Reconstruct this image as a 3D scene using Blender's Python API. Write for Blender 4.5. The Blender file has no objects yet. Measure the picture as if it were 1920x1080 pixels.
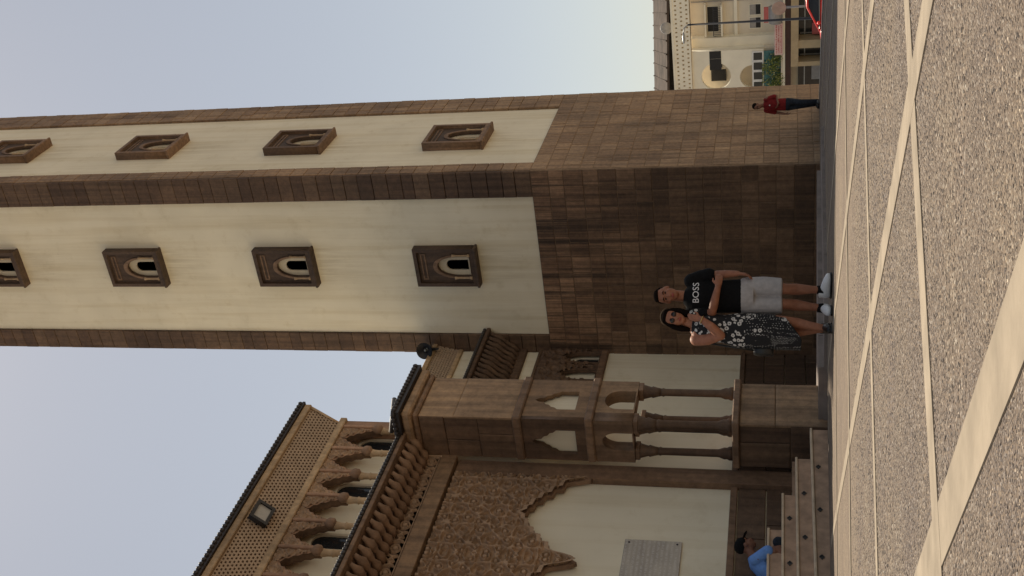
import bpy, bmesh, math, random
import numpy as np
from mathutils import Matrix, Vector
from mathutils.bvhtree import BVHTree

# ------------------------------------------------------------------ camera, sky, sun, exposure
SC = bpy.context.scene
COL = SC.collection
YAW = math.radians(30.0)
CY, SY = math.cos(YAW), math.sin(YAW)
PITCH = math.radians(13.6)


def W(xc, d):
    """camera-side plan coordinates (right, forward) -> world x, y"""
    return (xc * CY - d * SY, xc * SY + d * CY)


cam_data = bpy.data.cameras.new("camera")
cam = bpy.data.objects.new("camera", cam_data)
COL.objects.link(cam)
cam_data.sensor_width = 36.0
cam_data.lens = 2100.0 / 1920.0 * 36.0
cam_data.clip_start = 0.05
cam_data.clip_end = 6000.0
fwd = Vector((-SY * math.cos(PITCH), CY * math.cos(PITCH), math.sin(PITCH)))
right = Vector((CY, SY, 0.0))
up = right.cross(fwd)
R = Matrix((-up, right, -fwd)).transposed()      # the photograph lies on its side: picture left is up
cam.matrix_world = Matrix.Translation((0, 0, 0.2)) @ R.to_4x4()
SC.camera = cam

SUN_EL = math.radians(59.0)
SUN_AZ_CAM = math.radians(-2.5)                  # almost straight behind the minaret
sx, sy = W(math.sin(SUN_AZ_CAM), math.cos(SUN_AZ_CAM))
world = bpy.data.worlds.new("World")
SC.world = world
world.use_nodes = True
wn = world.node_tree.nodes
wl = world.node_tree.links
wn.clear()
w_out = wn.new("ShaderNodeOutputWorld")
w_bg = wn.new("ShaderNodeBackground")
w_sky = wn.new("ShaderNodeTexSky")
w_sky.sky_type = 'NISHITA'
w_sky.sun_disc = False
w_sky.sun_elevation = SUN_EL
w_sky.sun_rotation = math.atan2(sx, sy)
w_sky.altitude = 0.0
w_sky.air_density = 1.25
w_sky.dust_density = 0.6
w_sky.ozone_density = 1.0
w_bg.inputs["Strength"].default_value = 0.083
w_wb = wn.new("ShaderNodeMix")                    # the camera's white balance for shade
w_wb.data_type = 'RGBA'
w_wb.blend_type = 'MULTIPLY'
w_wb.inputs[0].default_value = 1.0
w_wb.inputs[7].default_value = (0.965, 0.885, 0.80, 1.0)
w_hs = wn.new("ShaderNodeHueSaturation")
w_hs.inputs["Saturation"].default_value = 0.66
wl.new(w_sky.outputs[0], w_hs.inputs["Color"])
wl.new(w_hs.outputs[0], w_wb.inputs[6])
wl.new(w_wb.outputs[2], w_bg.inputs["Color"])
wl.new(w_bg.outputs[0], w_out.inputs["Surface"])

sun_data = bpy.data.lights.new("sun", 'SUN')
sun = bpy.data.objects.new("sun", sun_data)
COL.objects.link(sun)
sun_data.energy = 4.4
sun_data.angle = math.radians(0.5)
sun_data.color = (1.0, 0.88, 0.7)
sdir = Vector((sx * math.cos(SUN_EL), sy * math.cos(SUN_EL), math.sin(SUN_EL)))
sun.rotation_euler = sdir.to_track_quat('Z', 'Y').to_euler()
sun.location = (0, 0, 60)

SC.view_settings.view_transform = 'Standard'
SC.view_settings.look = 'None'
SC.view_settings.exposure = 0.38
SC.view_settings.gamma = 1.0
SC.view_settings.use_curve_mapping = False
SC.render.engine = 'CYCLES'
SC.cycles.max_bounces = 16
SC.cycles.diffuse_bounces = 8

RNG = random.Random(7)
PI = math.pi
SLOPE = 0.0245


def ground_z(x, y):
    return -SLOPE * (-x * SY + y * CY)


# ------------------------------------------------------------------ materials
def new_mat(name):
    m = bpy.data.materials.new(name)
    m.use_nodes = True
    nt = m.node_tree
    b = nt.nodes["Principled BSDF"]
    return m, nt, b


def node(nt, kind, **kw):
    n = nt.nodes.new(kind)
    for k, v in kw.items():
        if k in n.inputs.keys():
            n.inputs[k].default_value = v
        else:
            setattr(n, k, v)
    return n


def ramp(nt, src, stops):
    r = nt.nodes.new("ShaderNodeValToRGB")
    e = r.color_ramp.elements
    while len(e) < len(stops):
        e.new(0.5)
    for i, (p, c) in enumerate(stops):
        e[i].position = p
        e[i].color = (c[0], c[1], c[2], 1.0) if len(c) == 3 else c
    nt.links.new(src, r.inputs[0])
    return r


def mixc(nt, fac, a, b, mode='MIX'):
    m = nt.nodes.new("ShaderNodeMix")
    m.data_type = 'RGBA'
    m.blend_type = mode
    for s, v in ((0, fac), (6, a), (7, b)):
        if hasattr(v, "node"):
            nt.links.new(v, m.inputs[s])
        elif s == 0:
            m.inputs[s].default_value = v
        else:
            m.inputs[s].default_value = (v[0], v[1], v[2], 1)
    return m.outputs[2]


def math_n(nt, op, a, b=0.0, c=None):
    m = nt.nodes.new("ShaderNodeMath")
    m.operation = op
    for i, v in enumerate((a, b) if c is None else (a, b, c)):
        if hasattr(v, "node"):
            nt.links.new(v, m.inputs[i])
        else:
            m.inputs[i].default_value = v
    return m.outputs[0]


def pos(nt, scale=(1, 1, 1), rot=(0, 0, 0), obj=False):
    if obj:
        g = nt.nodes.new("ShaderNodeTexCoord")
        src = g.outputs["Object"]
    else:
        g = nt.nodes.new("ShaderNodeNewGeometry")
        src = g.outputs["Position"]
    mp = nt.nodes.new("ShaderNodeMapping")
    mp.inputs["Scale"].default_value = scale
    mp.inputs["Rotation"].default_value = rot
    nt.links.new(src, mp.inputs[0])
    return mp.outputs[0]


def noise(nt, vec, scale, detail=4.0, rough=0.55):
    n = node(nt, "ShaderNodeTexNoise")
    n.inputs["Scale"].default_value = scale
    n.inputs["Detail"].default_value = detail
    n.inputs["Roughness"].default_value = rough
    nt.links.new(vec, n.inputs["Vector"])
    return n.outputs["Fac"]


def add_bump(nt, b, height, strength=0.3, dist=0.01):
    bp = nt.nodes.new("ShaderNodeBump")
    bp.inputs["Strength"].default_value = strength
    bp.inputs["Distance"].default_value = dist
    nt.links.new(height, bp.inputs["Height"])
    nt.links.new(bp.outputs[0], b.inputs["Normal"])


def plain(name, col, rough=0.6, var=0.15, scale=6.0, bump=0.0, metal=0.0, obj=False):
    m, nt, b = new_mat(name)
    v = pos(nt, obj=obj)
    f = noise(nt, v, scale)
    lo = tuple(c * (1 - var) for c in col)
    hi = tuple(min(1, c * (1 + var)) for c in col)
    r = ramp(nt, f, [(0.3, lo), (0.7, hi)])
    nt.links.new(r.outputs[0], b.inputs["Base Color"])
    b.inputs["Roughness"].default_value = rough
    if rough > 0.8:
        b.inputs["Specular IOR Level"].default_value = 0.0 if "hair" in name else 0.2
    b.inputs["Metallic"].default_value = metal
    if bump:
        add_bump(nt, b, noise(nt, v, scale * 8), bump, 0.004)
    return m


def stone(name, dark, mid, light, streak=0.5, rough=0.75, drip=None):
    """brown dressed stone: one tone per block, fine grain, run-off streaks"""
    m, nt, b = new_mat(name)
    oi = nt.nodes.new("ShaderNodeObjectInfo")
    at = nt.nodes.new("ShaderNodeAttribute")
    at.attribute_name = "tone"
    rnd = math_n(nt, 'FRACT', math_n(nt, 'ADD', oi.outputs["Random"], at.outputs["Fac"]))
    base = ramp(nt, rnd, [(0.0, dark), (0.45, mid), (0.8, light), (1.0, mid)]).outputs[0]
    p = pos(nt)
    grain = noise(nt, p, 9.0, 6.0, 0.65)
    c1 = mixc(nt, 1.0, base, ramp(nt, grain, [(0.3, (0.72,) * 3), (0.7, (1.22,) * 3)]).outputs[0], 'MULTIPLY')
    sp = pos(nt, (5.0, 5.0, 0.16))
    st = noise(nt, sp, 1.6, 5.0, 0.6)
    c2 = mixc(nt, streak, c1, mixc(nt, 1.0, c1, ramp(nt, st, [(0.36, (0.5, 0.47, 0.45)), (0.5, (1.0, 1.0, 1.0)), (0.66, (1.45, 1.42, 1.35))]).outputs[0], 'MULTIPLY'))
    big = noise(nt, p, 0.45, 3.0)
    c3 = mixc(nt, 0.75, c2, mixc(nt, 1.0, c2, ramp(nt, big, [(0.35, (0.7, 0.68, 0.66)), (0.65, (1.25, 1.22, 1.15))]).outputs[0], 'MULTIPLY'))
    if drip:
        # long pale and dark run-off stains below a ledge
        sz = node(nt, "ShaderNodeSeparateXYZ")
        nt.links.new(p, sz.inputs[0])
        d1 = noise(nt, pos(nt, (3.0, 3.0, 0.03)), 1.6, 5.0, 0.75)
        dm = ramp(nt, math_n(nt, 'DIVIDE', math_n(nt, 'SUBTRACT', sz.outputs[2], drip[0]), drip[1] - drip[0]), [(0.1, (0, 0, 0)), (1.0, (1, 1, 1))]).outputs[0]
        dc = mixc(nt, 1.0, c3, ramp(nt, d1, [(0.38, (0.42, 0.38, 0.36)), (0.46, (1.0, 1.0, 1.0)), (0.53, (2.6, 2.5, 2.4)), (0.6, (1.0, 0.95, 0.9)), (0.68, (2.2, 2.1, 2.0))]).outputs[0], 'MULTIPLY')
        c3 = mixc(nt, dm, c3, dc)
    nt.links.new(c3, b.inputs["Base Color"])
    b.inputs["Roughness"].default_value = rough
    add_bump(nt, b, math_n(nt, 'ADD', noise(nt, p, 40.0, 4.0), math_n(nt, 'MULTIPLY', noise(nt, p, 6.0, 5.0, 0.6), 2.0)), 0.55, 0.012)
    return m


def plaster(name, col, stain=(0.8, 0.74, 0.62), windows=False):
    m, nt, b = new_mat(name)
    p = pos(nt)
    big = noise(nt, p, 0.6, 4.0)
    c = ramp(nt, big, [(0.3, tuple(x * 0.92 for x in col)), (0.7, tuple(x * 1.05 for x in col))]).outputs[0]
    st = noise(nt, pos(nt, (3.0, 3.0, 0.12)), 1.3, 5.0)
    c = mixc(nt, 0.55, c, mixc(nt, 1.0, c, ramp(nt, st, [(0.3, stain), (0.55, (1, 1, 1))]).outputs[0], 'MULTIPLY'))
    bl = noise(nt, p, 2.2, 6.0, 0.7)
    c = mixc(nt, 0.5, c, mixc(nt, 1.0, c, ramp(nt, bl, [(0.28, (0.82, 0.78, 0.7)), (0.45, (1, 1, 1))]).outputs[0], 'MULTIPLY'))
    if windows:
        # run-off dirt under each window of the tower
        sz = node(nt, "ShaderNodeSeparateXYZ")
        nt.links.new(p, sz.inputs[0])
        fr = math_n(nt, 'FRACT', math_n(nt, 'DIVIDE', math_n(nt, 'SUBTRACT', sz.outputs[2], 9.05), 5.24))
        under = ramp(nt, fr, [(0.62, (0, 0, 0)), (0.98, (1, 1, 1)), (1.0, (0, 0, 0))]).outputs[0]
        dx = math_n(nt, 'ABSOLUTE', math_n(nt, 'ADD', sz.outputs[0], 15.62))
        dy = math_n(nt, 'ABSOLUTE', math_n(nt, 'SUBTRACT', sz.outputs[1], 31.0))
        side = ramp(nt, math_n(nt, 'MINIMUM', dx, dy), [(0.45, (1, 1, 1)), (0.85, (0, 0, 0))]).outputs[0]
        dr = noise(nt, pos(nt, (7.0, 7.0, 0.4)), 1.2, 5.0, 0.7)
        drm = ramp(nt, dr, [(0.38, (0, 0, 0)), (0.62, (1, 1, 1))]).outputs[0]
        f = math_n(nt, 'MULTIPLY', math_n(nt, 'MULTIPLY', under, side), drm)
        c = mixc(nt, math_n(nt, 'MULTIPLY', f, 0.42), c, (0.36, 0.27, 0.15))
        sp = noise(nt, p, 3.5, 8.0, 0.8)
        c = mixc(nt, 1.0, c, ramp(nt, sp, [(0.25, (0.7, 0.66, 0.6)), (0.36, (1, 1, 1))]).outputs[0], 'MULTIPLY')
    nt.links.new(c, b.inputs["Base Color"])
    b.inputs["Roughness"].default_value = 0.85
    add_bump(nt, b, noise(nt, p, 60.0, 3.0), 0.2, 0.003)
    return m


M = {}
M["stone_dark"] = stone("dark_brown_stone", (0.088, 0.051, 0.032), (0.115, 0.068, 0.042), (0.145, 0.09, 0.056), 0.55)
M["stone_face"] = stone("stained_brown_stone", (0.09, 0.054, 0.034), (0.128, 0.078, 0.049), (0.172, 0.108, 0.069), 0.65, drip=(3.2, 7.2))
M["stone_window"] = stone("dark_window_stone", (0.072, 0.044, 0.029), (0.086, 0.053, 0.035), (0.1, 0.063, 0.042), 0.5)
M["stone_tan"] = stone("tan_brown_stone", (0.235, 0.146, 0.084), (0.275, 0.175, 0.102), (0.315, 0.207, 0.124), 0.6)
M["stone_mid"] = stone("brown_stone", (0.17, 0.102, 0.062), (0.205, 0.125, 0.077), (0.245, 0.153, 0.096), 0.5)
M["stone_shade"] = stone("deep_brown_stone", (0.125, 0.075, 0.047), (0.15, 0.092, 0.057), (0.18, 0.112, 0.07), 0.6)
M["carved"] = stone("carved_stone", (0.25, 0.155, 0.1), (0.28, 0.175, 0.113), (0.31, 0.195, 0.126), 0.25)
M["carved_relief"] = stone("carved_relief_stone", (0.34, 0.225, 0.145), (0.38, 0.25, 0.16), (0.42, 0.28, 0.18), 0.3)
M["band"] = plain("grey_paving_stone", (0.24, 0.2, 0.18), 0.85, 0.2, 4.0, 0.3)
M["carved_pale"] = stone("pale_carved_stone", (0.34, 0.2, 0.125), (0.375, 0.222, 0.14), (0.41, 0.245, 0.155), 0.25)
M["trim_pale"] = stone("pale_trim_stone", (0.42, 0.29, 0.17), (0.46, 0.32, 0.19), (0.5, 0.355, 0.215), 0.3)
M["lattice"] = plain("lattice_screen", (0.43, 0.315, 0.22), 0.8, 0.12, 5.0)
M["mortar_dark"] = plain("dark_mortar", (0.15, 0.1, 0.066), 0.9, 0.2, 8.0)
M["mortar"] = plain("mortar", (0.24, 0.165, 0.105), 0.9, 0.2, 8.0)
M["cream"] = plaster("cream_plaster", (0.81, 0.735, 0.572))
M["cream_tower"] = plaster("tower_plaster", (0.81, 0.735, 0.572), windows=True)
M["cream_dark"] = plaster("cream_reveal", (0.6, 0.52, 0.39))
M["tile"] = plain("dark_roof_tile", (0.035, 0.027, 0.024), 0.5, 0.3, 10.0)
M["void"] = plain("dark_interior", (0.012, 0.011, 0.011), 0.6, 0.2, 4.0)
M["glass"] = plain("dark_glass", (0.02, 0.022, 0.025), 0.12, 0.2, 3.0)
M["step"] = plain("step_stone", (0.42, 0.275, 0.185), 0.75, 0.25, 7.0, 0.3)
M["nosing"] = plain("step_nosing", (0.62, 0.48, 0.33), 0.7, 0.2, 7.0, 0.2)
M["inlay"] = plain("inlay_strip", (0.335, 0.278, 0.21), 0.85, 0.2, 9.0, 0.3)
M["kerb"] = plain("kerb_stone", (0.5, 0.44, 0.36), 0.8, 0.15, 5.0)
M["plaque"] = None
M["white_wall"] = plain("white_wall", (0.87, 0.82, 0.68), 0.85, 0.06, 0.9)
M["white_wall_shade"] = plain("shaded_white_wall", (0.74, 0.67, 0.55), 0.85, 0.06, 0.9)  # the white wall again, with shade put into its colour
M["beige_band"] = plain("beige_band", (0.55, 0.42, 0.25), 0.8, 0.1, 2.0)
M["shutter"] = plain("grey_shutter", (0.33, 0.31, 0.29), 0.6, 0.15, 5.0)
M["white_frame"] = plain("white_frame", (0.8, 0.8, 0.78), 0.5, 0.05, 5.0)
M["teal"] = plain("teal_glass", (0.03, 0.13, 0.14), 0.25, 0.4, 3.0)
M["pink"] = plain("pink_sign_board", (0.75, 0.52, 0.47), 0.6, 0.06, 2.0)
M["red_print"] = plain("red_print", (0.5, 0.12, 0.11), 0.6, 0.1, 5.0)
M["maroon"] = plain("maroon_fascia", (0.05, 0.015, 0.012), 0.5, 0.3, 3.0)
M["metal_dark"] = plain("dark_metal", (0.05, 0.05, 0.055), 0.45, 0.2, 8.0, 0.0, 0.6)
M["metal_grey"] = plain("grey_metal", (0.3, 0.31, 0.31), 0.4, 0.15, 8.0, 0.0, 0.7)
M["lamp_glass"] = plain("lamp_glass", (0.45, 0.44, 0.42), 0.2, 0.08, 20.0)
M["car_red"] = plain("red_car_paint", (0.75, 0.055, 0.05), 0.25, 0.08, 2.0)
M["rubber"] = plain("tyre_rubber", (0.02, 0.02, 0.02), 0.8, 0.2, 20.0)
M["leaf"] = None
M["bark"] = plain("plant_stem", (0.12, 0.08, 0.05), 0.9, 0.3, 20.0)
# people
M["skin_man"] = plain("skin_tan", (0.31, 0.125, 0.068), 0.62, 0.16, 22.0, 0.15, obj=True)
M["skin_woman"] = plain("skin_warm", (0.36, 0.15, 0.085), 0.6, 0.16, 22.0, 0.15, obj=True)
M["skin_dark"] = plain("skin_brown", (0.2, 0.09, 0.055), 0.62, 0.16, 22.0, 0.15, obj=True)
M["hair"] = plain("dark_hair", (0.012, 0.009, 0.008), 0.85, 0.4, 60.0, 0.5, obj=True)
M["black_cloth"] = plain("black_cotton", (0.006, 0.006, 0.007), 0.9, 0.25, 25.0, 0.4, obj=True)
M["grey_cloth"] = plain("grey_shorts_cloth", (0.43, 0.41, 0.41), 0.9, 0.1, 25.0, 0.4, obj=True)
M["red_cloth"] = plain("red_cotton", (0.2, 0.018, 0.02), 0.9, 0.2, 20.0, 0.4, obj=True)
M["blue_cloth"] = plain("light_blue_cotton", (0.17, 0.33, 0.72), 0.9, 0.14, 16.0, 0.5, obj=True)
M["denim"] = plain("dark_denim", (0.022, 0.028, 0.04), 0.85, 0.5, 9.0, 0.3, obj=True)
M["white_cloth"] = plain("white_fabric", (0.78, 0.77, 0.76), 0.8, 0.06, 30.0, 0.2, obj=True)
M["black_leather"] = plain("black_leather", (0.012, 0.012, 0.012), 0.4, 0.3, 30.0, 0.2, obj=True)
M["lips"] = plain("lips", (0.3, 0.06, 0.055), 0.45, 0.1, 30.0, obj=True)
M["eye_dark"] = plain("dark_eye", (0.015, 0.01, 0.008), 0.25, 0.1, 30.0, obj=True)
M["gold"] = plain("gold_metal", (0.6, 0.42, 0.18), 0.3, 0.1, 30.0, 0.0, 0.9, obj=True)


def plaque_mat():
    m, nt, b = new_mat("engraved_metal_plaque")
    p = pos(nt)
    rows = node(nt, "ShaderNodeTexWave")
    rows.wave_type = 'BANDS'
    rows.bands_direction = 'Z'
    rows.inputs["Scale"].default_value = 5.2
    rows.inputs["Distortion"].default_value = 0.0
    nt.links.new(p, rows.inputs["Vector"])
    let = noise(nt, pos(nt, (1, 1, 0.5)), 46.0, 3.0, 0.7)
    txt = math_n(nt, 'MULTIPLY', math_n(nt, 'GREATER_THAN', rows.outputs["Fac"], 0.45), math_n(nt, 'GREATER_THAN', let, 0.5))
    cl = noise(nt, pos(nt, (1, 1.2, 4.0)), 1.6, 4.0)
    base = ramp(nt, cl, [(0.3, (0.33, 0.29, 0.255)), (0.7, (0.5, 0.445, 0.375))]).outputs[0]
    c = mixc(nt, math_n(nt, 'MULTIPLY', txt, 0.45), base, (0.6, 0.57, 0.54))
    nt.links.new(c, b.inputs["Base Color"])
    b.inputs["Roughness"].default_value = 0.5
    b.inputs["Metallic"].default_value = 0.25
    return m


M["plaque"] = plaque_mat()


def leaf_mat():
    m, nt, b = new_mat("yellow_green_leaves")
    at = nt.nodes.new("ShaderNodeAttribute")
    at.attribute_name = "tone"
    c = ramp(nt, at.outputs["Fac"], [(0.0, (0.06, 0.1, 0.02)), (0.5, (0.16, 0.21, 0.04)), (0.85, (0.34, 0.34, 0.07)), (1.0, (0.55, 0.5, 0.25))]).outputs[0]
    nt.links.new(c, b.inputs["Base Color"])
    b.inputs["Roughness"].default_value = 0.6
    return m


M["leaf"] = leaf_mat()
M["old_roof"] = plain("weathered_brown_roof", (0.075, 0.056, 0.044), 0.85, 0.45, 0.6)
M["leaf_dark"] = plain("dark_foliage", (0.035, 0.042, 0.02), 0.7, 0.6, 1.5)


def pavement_mat():
    """washed aggregate: pale and dark pebbles of about 6 mm set in brown cement"""
    m, nt, b = new_mat("washed_aggregate")
    p = pos(nt)
    v = node(nt, "ShaderNodeTexVoronoi")
    v.inputs["Scale"].default_value = 125.0
    nt.links.new(p, v.inputs["Vector"])
    sep = node(nt, "ShaderNodeSeparateColor")
    nt.links.new(v.outputs["Color"], sep.inputs[0])
    tone = ramp(nt, sep.outputs[0], [(0.0, (0.025, 0.021, 0.02)), (0.3, (0.125, 0.088, 0.066)), (0.62, (0.22, 0.165, 0.118)), (0.86, (0.35, 0.285, 0.21)), (1.0, (0.62, 0.55, 0.46))]).outputs[0]
    cem = (0.165, 0.125, 0.092)
    edge = ramp(nt, v.outputs["Distance"], [(0.25, (0, 0, 0)), (0.55, (1, 1, 1))])
    c = mixc(nt, edge.outputs[0], tone, cem)
    pt = noise(nt, p, 1.1, 5.0, 0.6)
    c = mixc(nt, 1.0, c, ramp(nt, pt, [(0.3, (0.84, 0.8, 0.8)), (0.7, (1.16, 1.14, 1.06))]).outputs[0], 'MULTIPLY')
    p2 = noise(nt, p, 14.0, 3.0, 0.6)
    c = mixc(nt, 1.0, c, ramp(nt, p2, [(0.3, (0.8, 0.79, 0.8)), (0.7, (1.2, 1.2, 1.17))]).outputs[0], 'MULTIPLY')
    nt.links.new(c, b.inputs["Base Color"])
    b.inputs["Roughness"].default_value = 0.85
    h = math_n(nt, 'SUBTRACT', 1.0, v.outputs["Distance"])
    add_bump(nt, b, h, 0.75, 0.006)
    return m


M["pavement"] = pavement_mat()


def pebble_mat():
    m, nt, b = new_mat("pebble_mix")
    at = nt.nodes.new("ShaderNodeAttribute")
    at.attribute_name = "tone"
    c = ramp(nt, at.outputs["Fac"], [(0.0, (0.08, 0.063, 0.054)), (0.2, (0.155, 0.119, 0.095)), (0.5, (0.225, 0.175, 0.136)), (0.8, (0.285, 0.23, 0.18)), (0.96, (0.36, 0.305, 0.25)), (1.0, (0.46, 0.41, 0.35))]).outputs[0]
    c = mixc(nt, 1.0, c, ramp(nt, noise(nt, pos(nt), 2.2, 3.0), [(0.3, (0.8, 0.78, 0.82)), (0.7, (1.15, 1.12, 1.02))]).outputs[0], 'MULTIPLY')
    nt.links.new(c, b.inputs["Base Color"])
    b.inputs["Roughness"].default_value = 0.75
    return m


M["pebble"] = pebble_mat()
M["road"] = plain("asphalt", (0.3, 0.265, 0.22), 0.9, 0.2, 3.0)
M["earth"] = plain("dry_ground", (0.3, 0.235, 0.17), 0.95, 0.2, 0.05)


def hill_mat():
    m, nt, b = new_mat("scrub_hillside")
    p = pos(nt)
    f = noise(nt, pos(nt, (1, 1, 2.5)), 0.035, 8.0, 0.75)
    g = noise(nt, p, 0.25, 6.0, 0.7)
    c = ramp(nt, f, [(0.35, (0.03, 0.026, 0.021)), (0.5, (0.075, 0.06, 0.048)), (0.68, (0.125, 0.1, 0.08))]).outputs[0]
    c = mixc(nt, 1.0, c, ramp(nt, g, [(0.4, (0.25, 0.26, 0.22)), (0.52, (0.9, 0.88, 0.85)), (0.65, (1.7, 1.65, 1.55))]).outputs[0], 'MULTIPLY')
    nt.links.new(c, b.inputs["Base Color"])
    b.inputs["Roughness"].default_value = 0.95
    return m


M["hill"] = hill_mat()


def dress_mat():
    m, nt, b = new_mat("black_and_white_print")
    tc = nt.nodes.new("ShaderNodeTexCoord")
    mp = nt.nodes.new("ShaderNodeMapping")
    nt.links.new(tc.outputs["Object"], mp.inputs[0])
    o = mp.outputs[0]
    sep = node(nt, "ShaderNodeSeparateXYZ")
    nt.links.new(o, sep.inputs[0])
    dots = node(nt, "ShaderNodeTexVoronoi")
    dots.inputs["Scale"].default_value = 52.0
    dots.inputs["Randomness"].default_value = 0.35
    mr = nt.nodes.new("ShaderNodeMapping")
    mr.inputs["Rotation"].default_value = (0.5, 0.7, 0.6)
    nt.links.new(o, mr.inputs[0])
    nt.links.new(mr.outputs[0], dots.inputs["Vector"])
    d = math_n(nt, 'LESS_THAN', dots.outputs["Distance"], 0.23)
    fl = node(nt, "ShaderNodeTexVoronoi")
    fl.inputs["Scale"].default_value = 20.0
    nt.links.new(o, fl.inputs["Vector"])
    wob = noise(nt, o, 60.0, 2.0)
    fd = math_n(nt, 'ADD', fl.outputs["Distance"], math_n(nt, 'MULTIPLY', math_n(nt, 'SUBTRACT', wob, 0.5), 0.35))
    petals = math_n(nt, 'MULTIPLY', math_n(nt, 'LESS_THAN', fd, 0.42), math_n(nt, 'GREATER_THAN', fd, 0.16))
    core = math_n(nt, 'LESS_THAN', fd, 0.07)
    flow = math_n(nt, 'MAXIMUM', petals, core)
    upper = math_n(nt, 'GREATER_THAN', sep.outputs[2], 0.86)
    sc = node(nt, "ShaderNodeTexVoronoi")
    sc.inputs["Scale"].default_value = 5.0
    nt.links.new(o, sc.inputs["Vector"])
    sparse = math_n(nt, 'MULTIPLY', flow, math_n(nt, 'LESS_THAN', sc.outputs["Distance"], 0.26))
    low = math_n(nt, 'MAXIMUM', d, sparse)
    f = math_n(nt, 'ADD', math_n(nt, 'MULTIPLY', flow, upper), math_n(nt, 'MULTIPLY', low, math_n(nt, 'SUBTRACT', 1.0, upper)))
    c = mixc(nt, f, (0.01, 0.01, 0.012), (0.6, 0.58, 0.55))
    nt.links.new(c, b.inputs["Base Color"])
    b.inputs["Roughness"].default_value = 0.85
    return m


M["dress"] = dress_mat()

# ------------------------------------------------------------------ object helpers
WM = {}


def xf(x=0, y=0, z=0, rz=0.0):
    return Matrix.Translation((x, y, z)) @ Matrix.Rotation(rz, 4, 'Z')


FRONT = 0.0          # a wall that faces -Y: local x runs along +X, local y goes into the wall
SIDE = PI / 2        # a wall that faces +X: local x runs along +Y, local y goes into the wall


def link(name, data, mat=None, parent=None, mw=None):
    o = bpy.data.objects.new(name, data)
    COL.objects.link(o)
    if mat is not None and data is not None and len(data.materials) == 0:
        data.materials.append(mat)
    mw = mw if mw is not None else Matrix.Identity(4)
    WM[o.name] = mw
    if parent is not None:
        o.parent = parent
        o.matrix_basis = WM[parent.name].inverted() @ mw
    else:
        o.matrix_basis = mw
    return o


def tag(o, label=None, cat=None, group=None, kind=None):
    if label: o["label"] = label
    if cat: o["category"] = cat
    if group: o["group"] = group
    if kind: o["kind"] = kind
    return o


def thing(name, label, cat, mw=None, group=None):
    return tag(link(name, None, None, None, mw), label, cat, group)


def mesh_of(bm, name, smooth=False):
    me = bpy.data.meshes.new(name)
    bmesh.ops.recalc_face_normals(bm, faces=bm.faces)
    bm.to_mesh(me)
    bm.free()
    if smooth:
        for p in me.polygons:
            p.use_smooth = True
    return me


def add_box(bm, x0, x1, y0, y1, z0, z1, ch=0.0):
    vs = [bm.verts.new(p) for p in ((x0, y0, z0), (x1, y0, z0), (x1, y1, z0), (x0, y1, z0), (x0, y0, z1), (x1, y0, z1), (x1, y1, z1), (x0, y1, z1))]
    fs = [bm.faces.new([vs[i] for i in q]) for q in ((0, 1, 5, 4), (1, 2, 6, 5), (2, 3, 7, 6), (3, 0, 4, 7), (4, 5, 6, 7), (3, 2, 1, 0))]
    if ch > 0:
        es = set(e for f in fs for e in f.edges)
        bmesh.ops.bevel(bm, geom=list(es), offset=ch, segments=1, affect='EDGES')
    return fs


def box_mesh(name, x0, x1, y0, y1, z0, z1, ch=0.0):
    bm = bmesh.new()
    add_box(bm, x0, x1, y0, y1, z0, z1, ch)
    return mesh_of(bm, name)


def box(name, x0, x1, y0, y1, z0, z1, mat, parent=None, mw=None, ch=0.0):
    return link(name, box_mesh(name, x0, x1, y0, y1, z0, z1, ch), mat, parent, mw)


def frame_for(path, i):
    a = path[max(i - 1, 0)]
    b = path[min(i + 1, len(path) - 1)]
    return (b - a).normalized()


def add_tube(bm, path, radii, seg=12, ref=Vector((0, -1, 0)), cap=True):
    """sweep ellipses (rx across, ry along ref) along a path; rounded ends come from the radii given"""
    path = [Vector(p) for p in path]
    rings = []
    for i, p in enumerate(path):
        t = frame_for(path, i)
        r = ref if abs(t.dot(ref)) < 0.95 else Vector((1, 0, 0))
        s = t.cross(r).normalized()
        f = s.cross(t).normalized()
        rr = radii[i]
        rx, ry = (rr, rr) if not isinstance(rr, (tuple, list)) else rr
        rings.append([bm.verts.new(p + s * (rx * math.cos(2 * PI * k / seg)) + f * (ry * math.sin(2 * PI * k / seg))) for k in range(seg)])
    for a, b in zip(rings[:-1], rings[1:]):
        for k in range(seg):
            bm.faces.new((a[k], a[(k + 1) % seg], b[(k + 1) % seg], b[k]))
    if cap:
        bm.faces.new(list(reversed(rings[0])))
        bm.faces.new(rings[-1])


def add_ball(bm, c, r, rot=None, seg=16, rings=10):
    m = Matrix.Translation(c)
    if rot is not None:
        m = m @ rot.to_4x4()
    r = (r, r, r) if not isinstance(r, (tuple, list)) else r
    m = m @ Matrix.Diagonal((r[0], r[1], r[2], 1))
    bmesh.ops.create_uvsphere(bm, u_segments=seg, v_segments=rings, radius=1.0, matrix=m)


def add_lathe(bm, prof, seg=14, c=(0, 0, 0)):
    rings = []
    for r, z in prof:
        rings.append([bm.verts.new((c[0] + r * math.cos(2 * PI * k / seg), c[1] + r * math.sin(2 * PI * k / seg), c[2] + z)) for k in range(seg)])
    for a, b in zip(rings[:-1], rings[1:]):
        for k in range(seg):
            bm.faces.new((a[k], a[(k + 1) % seg], b[(k + 1) % seg], b[k]))
    bm.faces.new(list(reversed(rings[0])))
    bm.faces.new(rings[-1])


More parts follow.
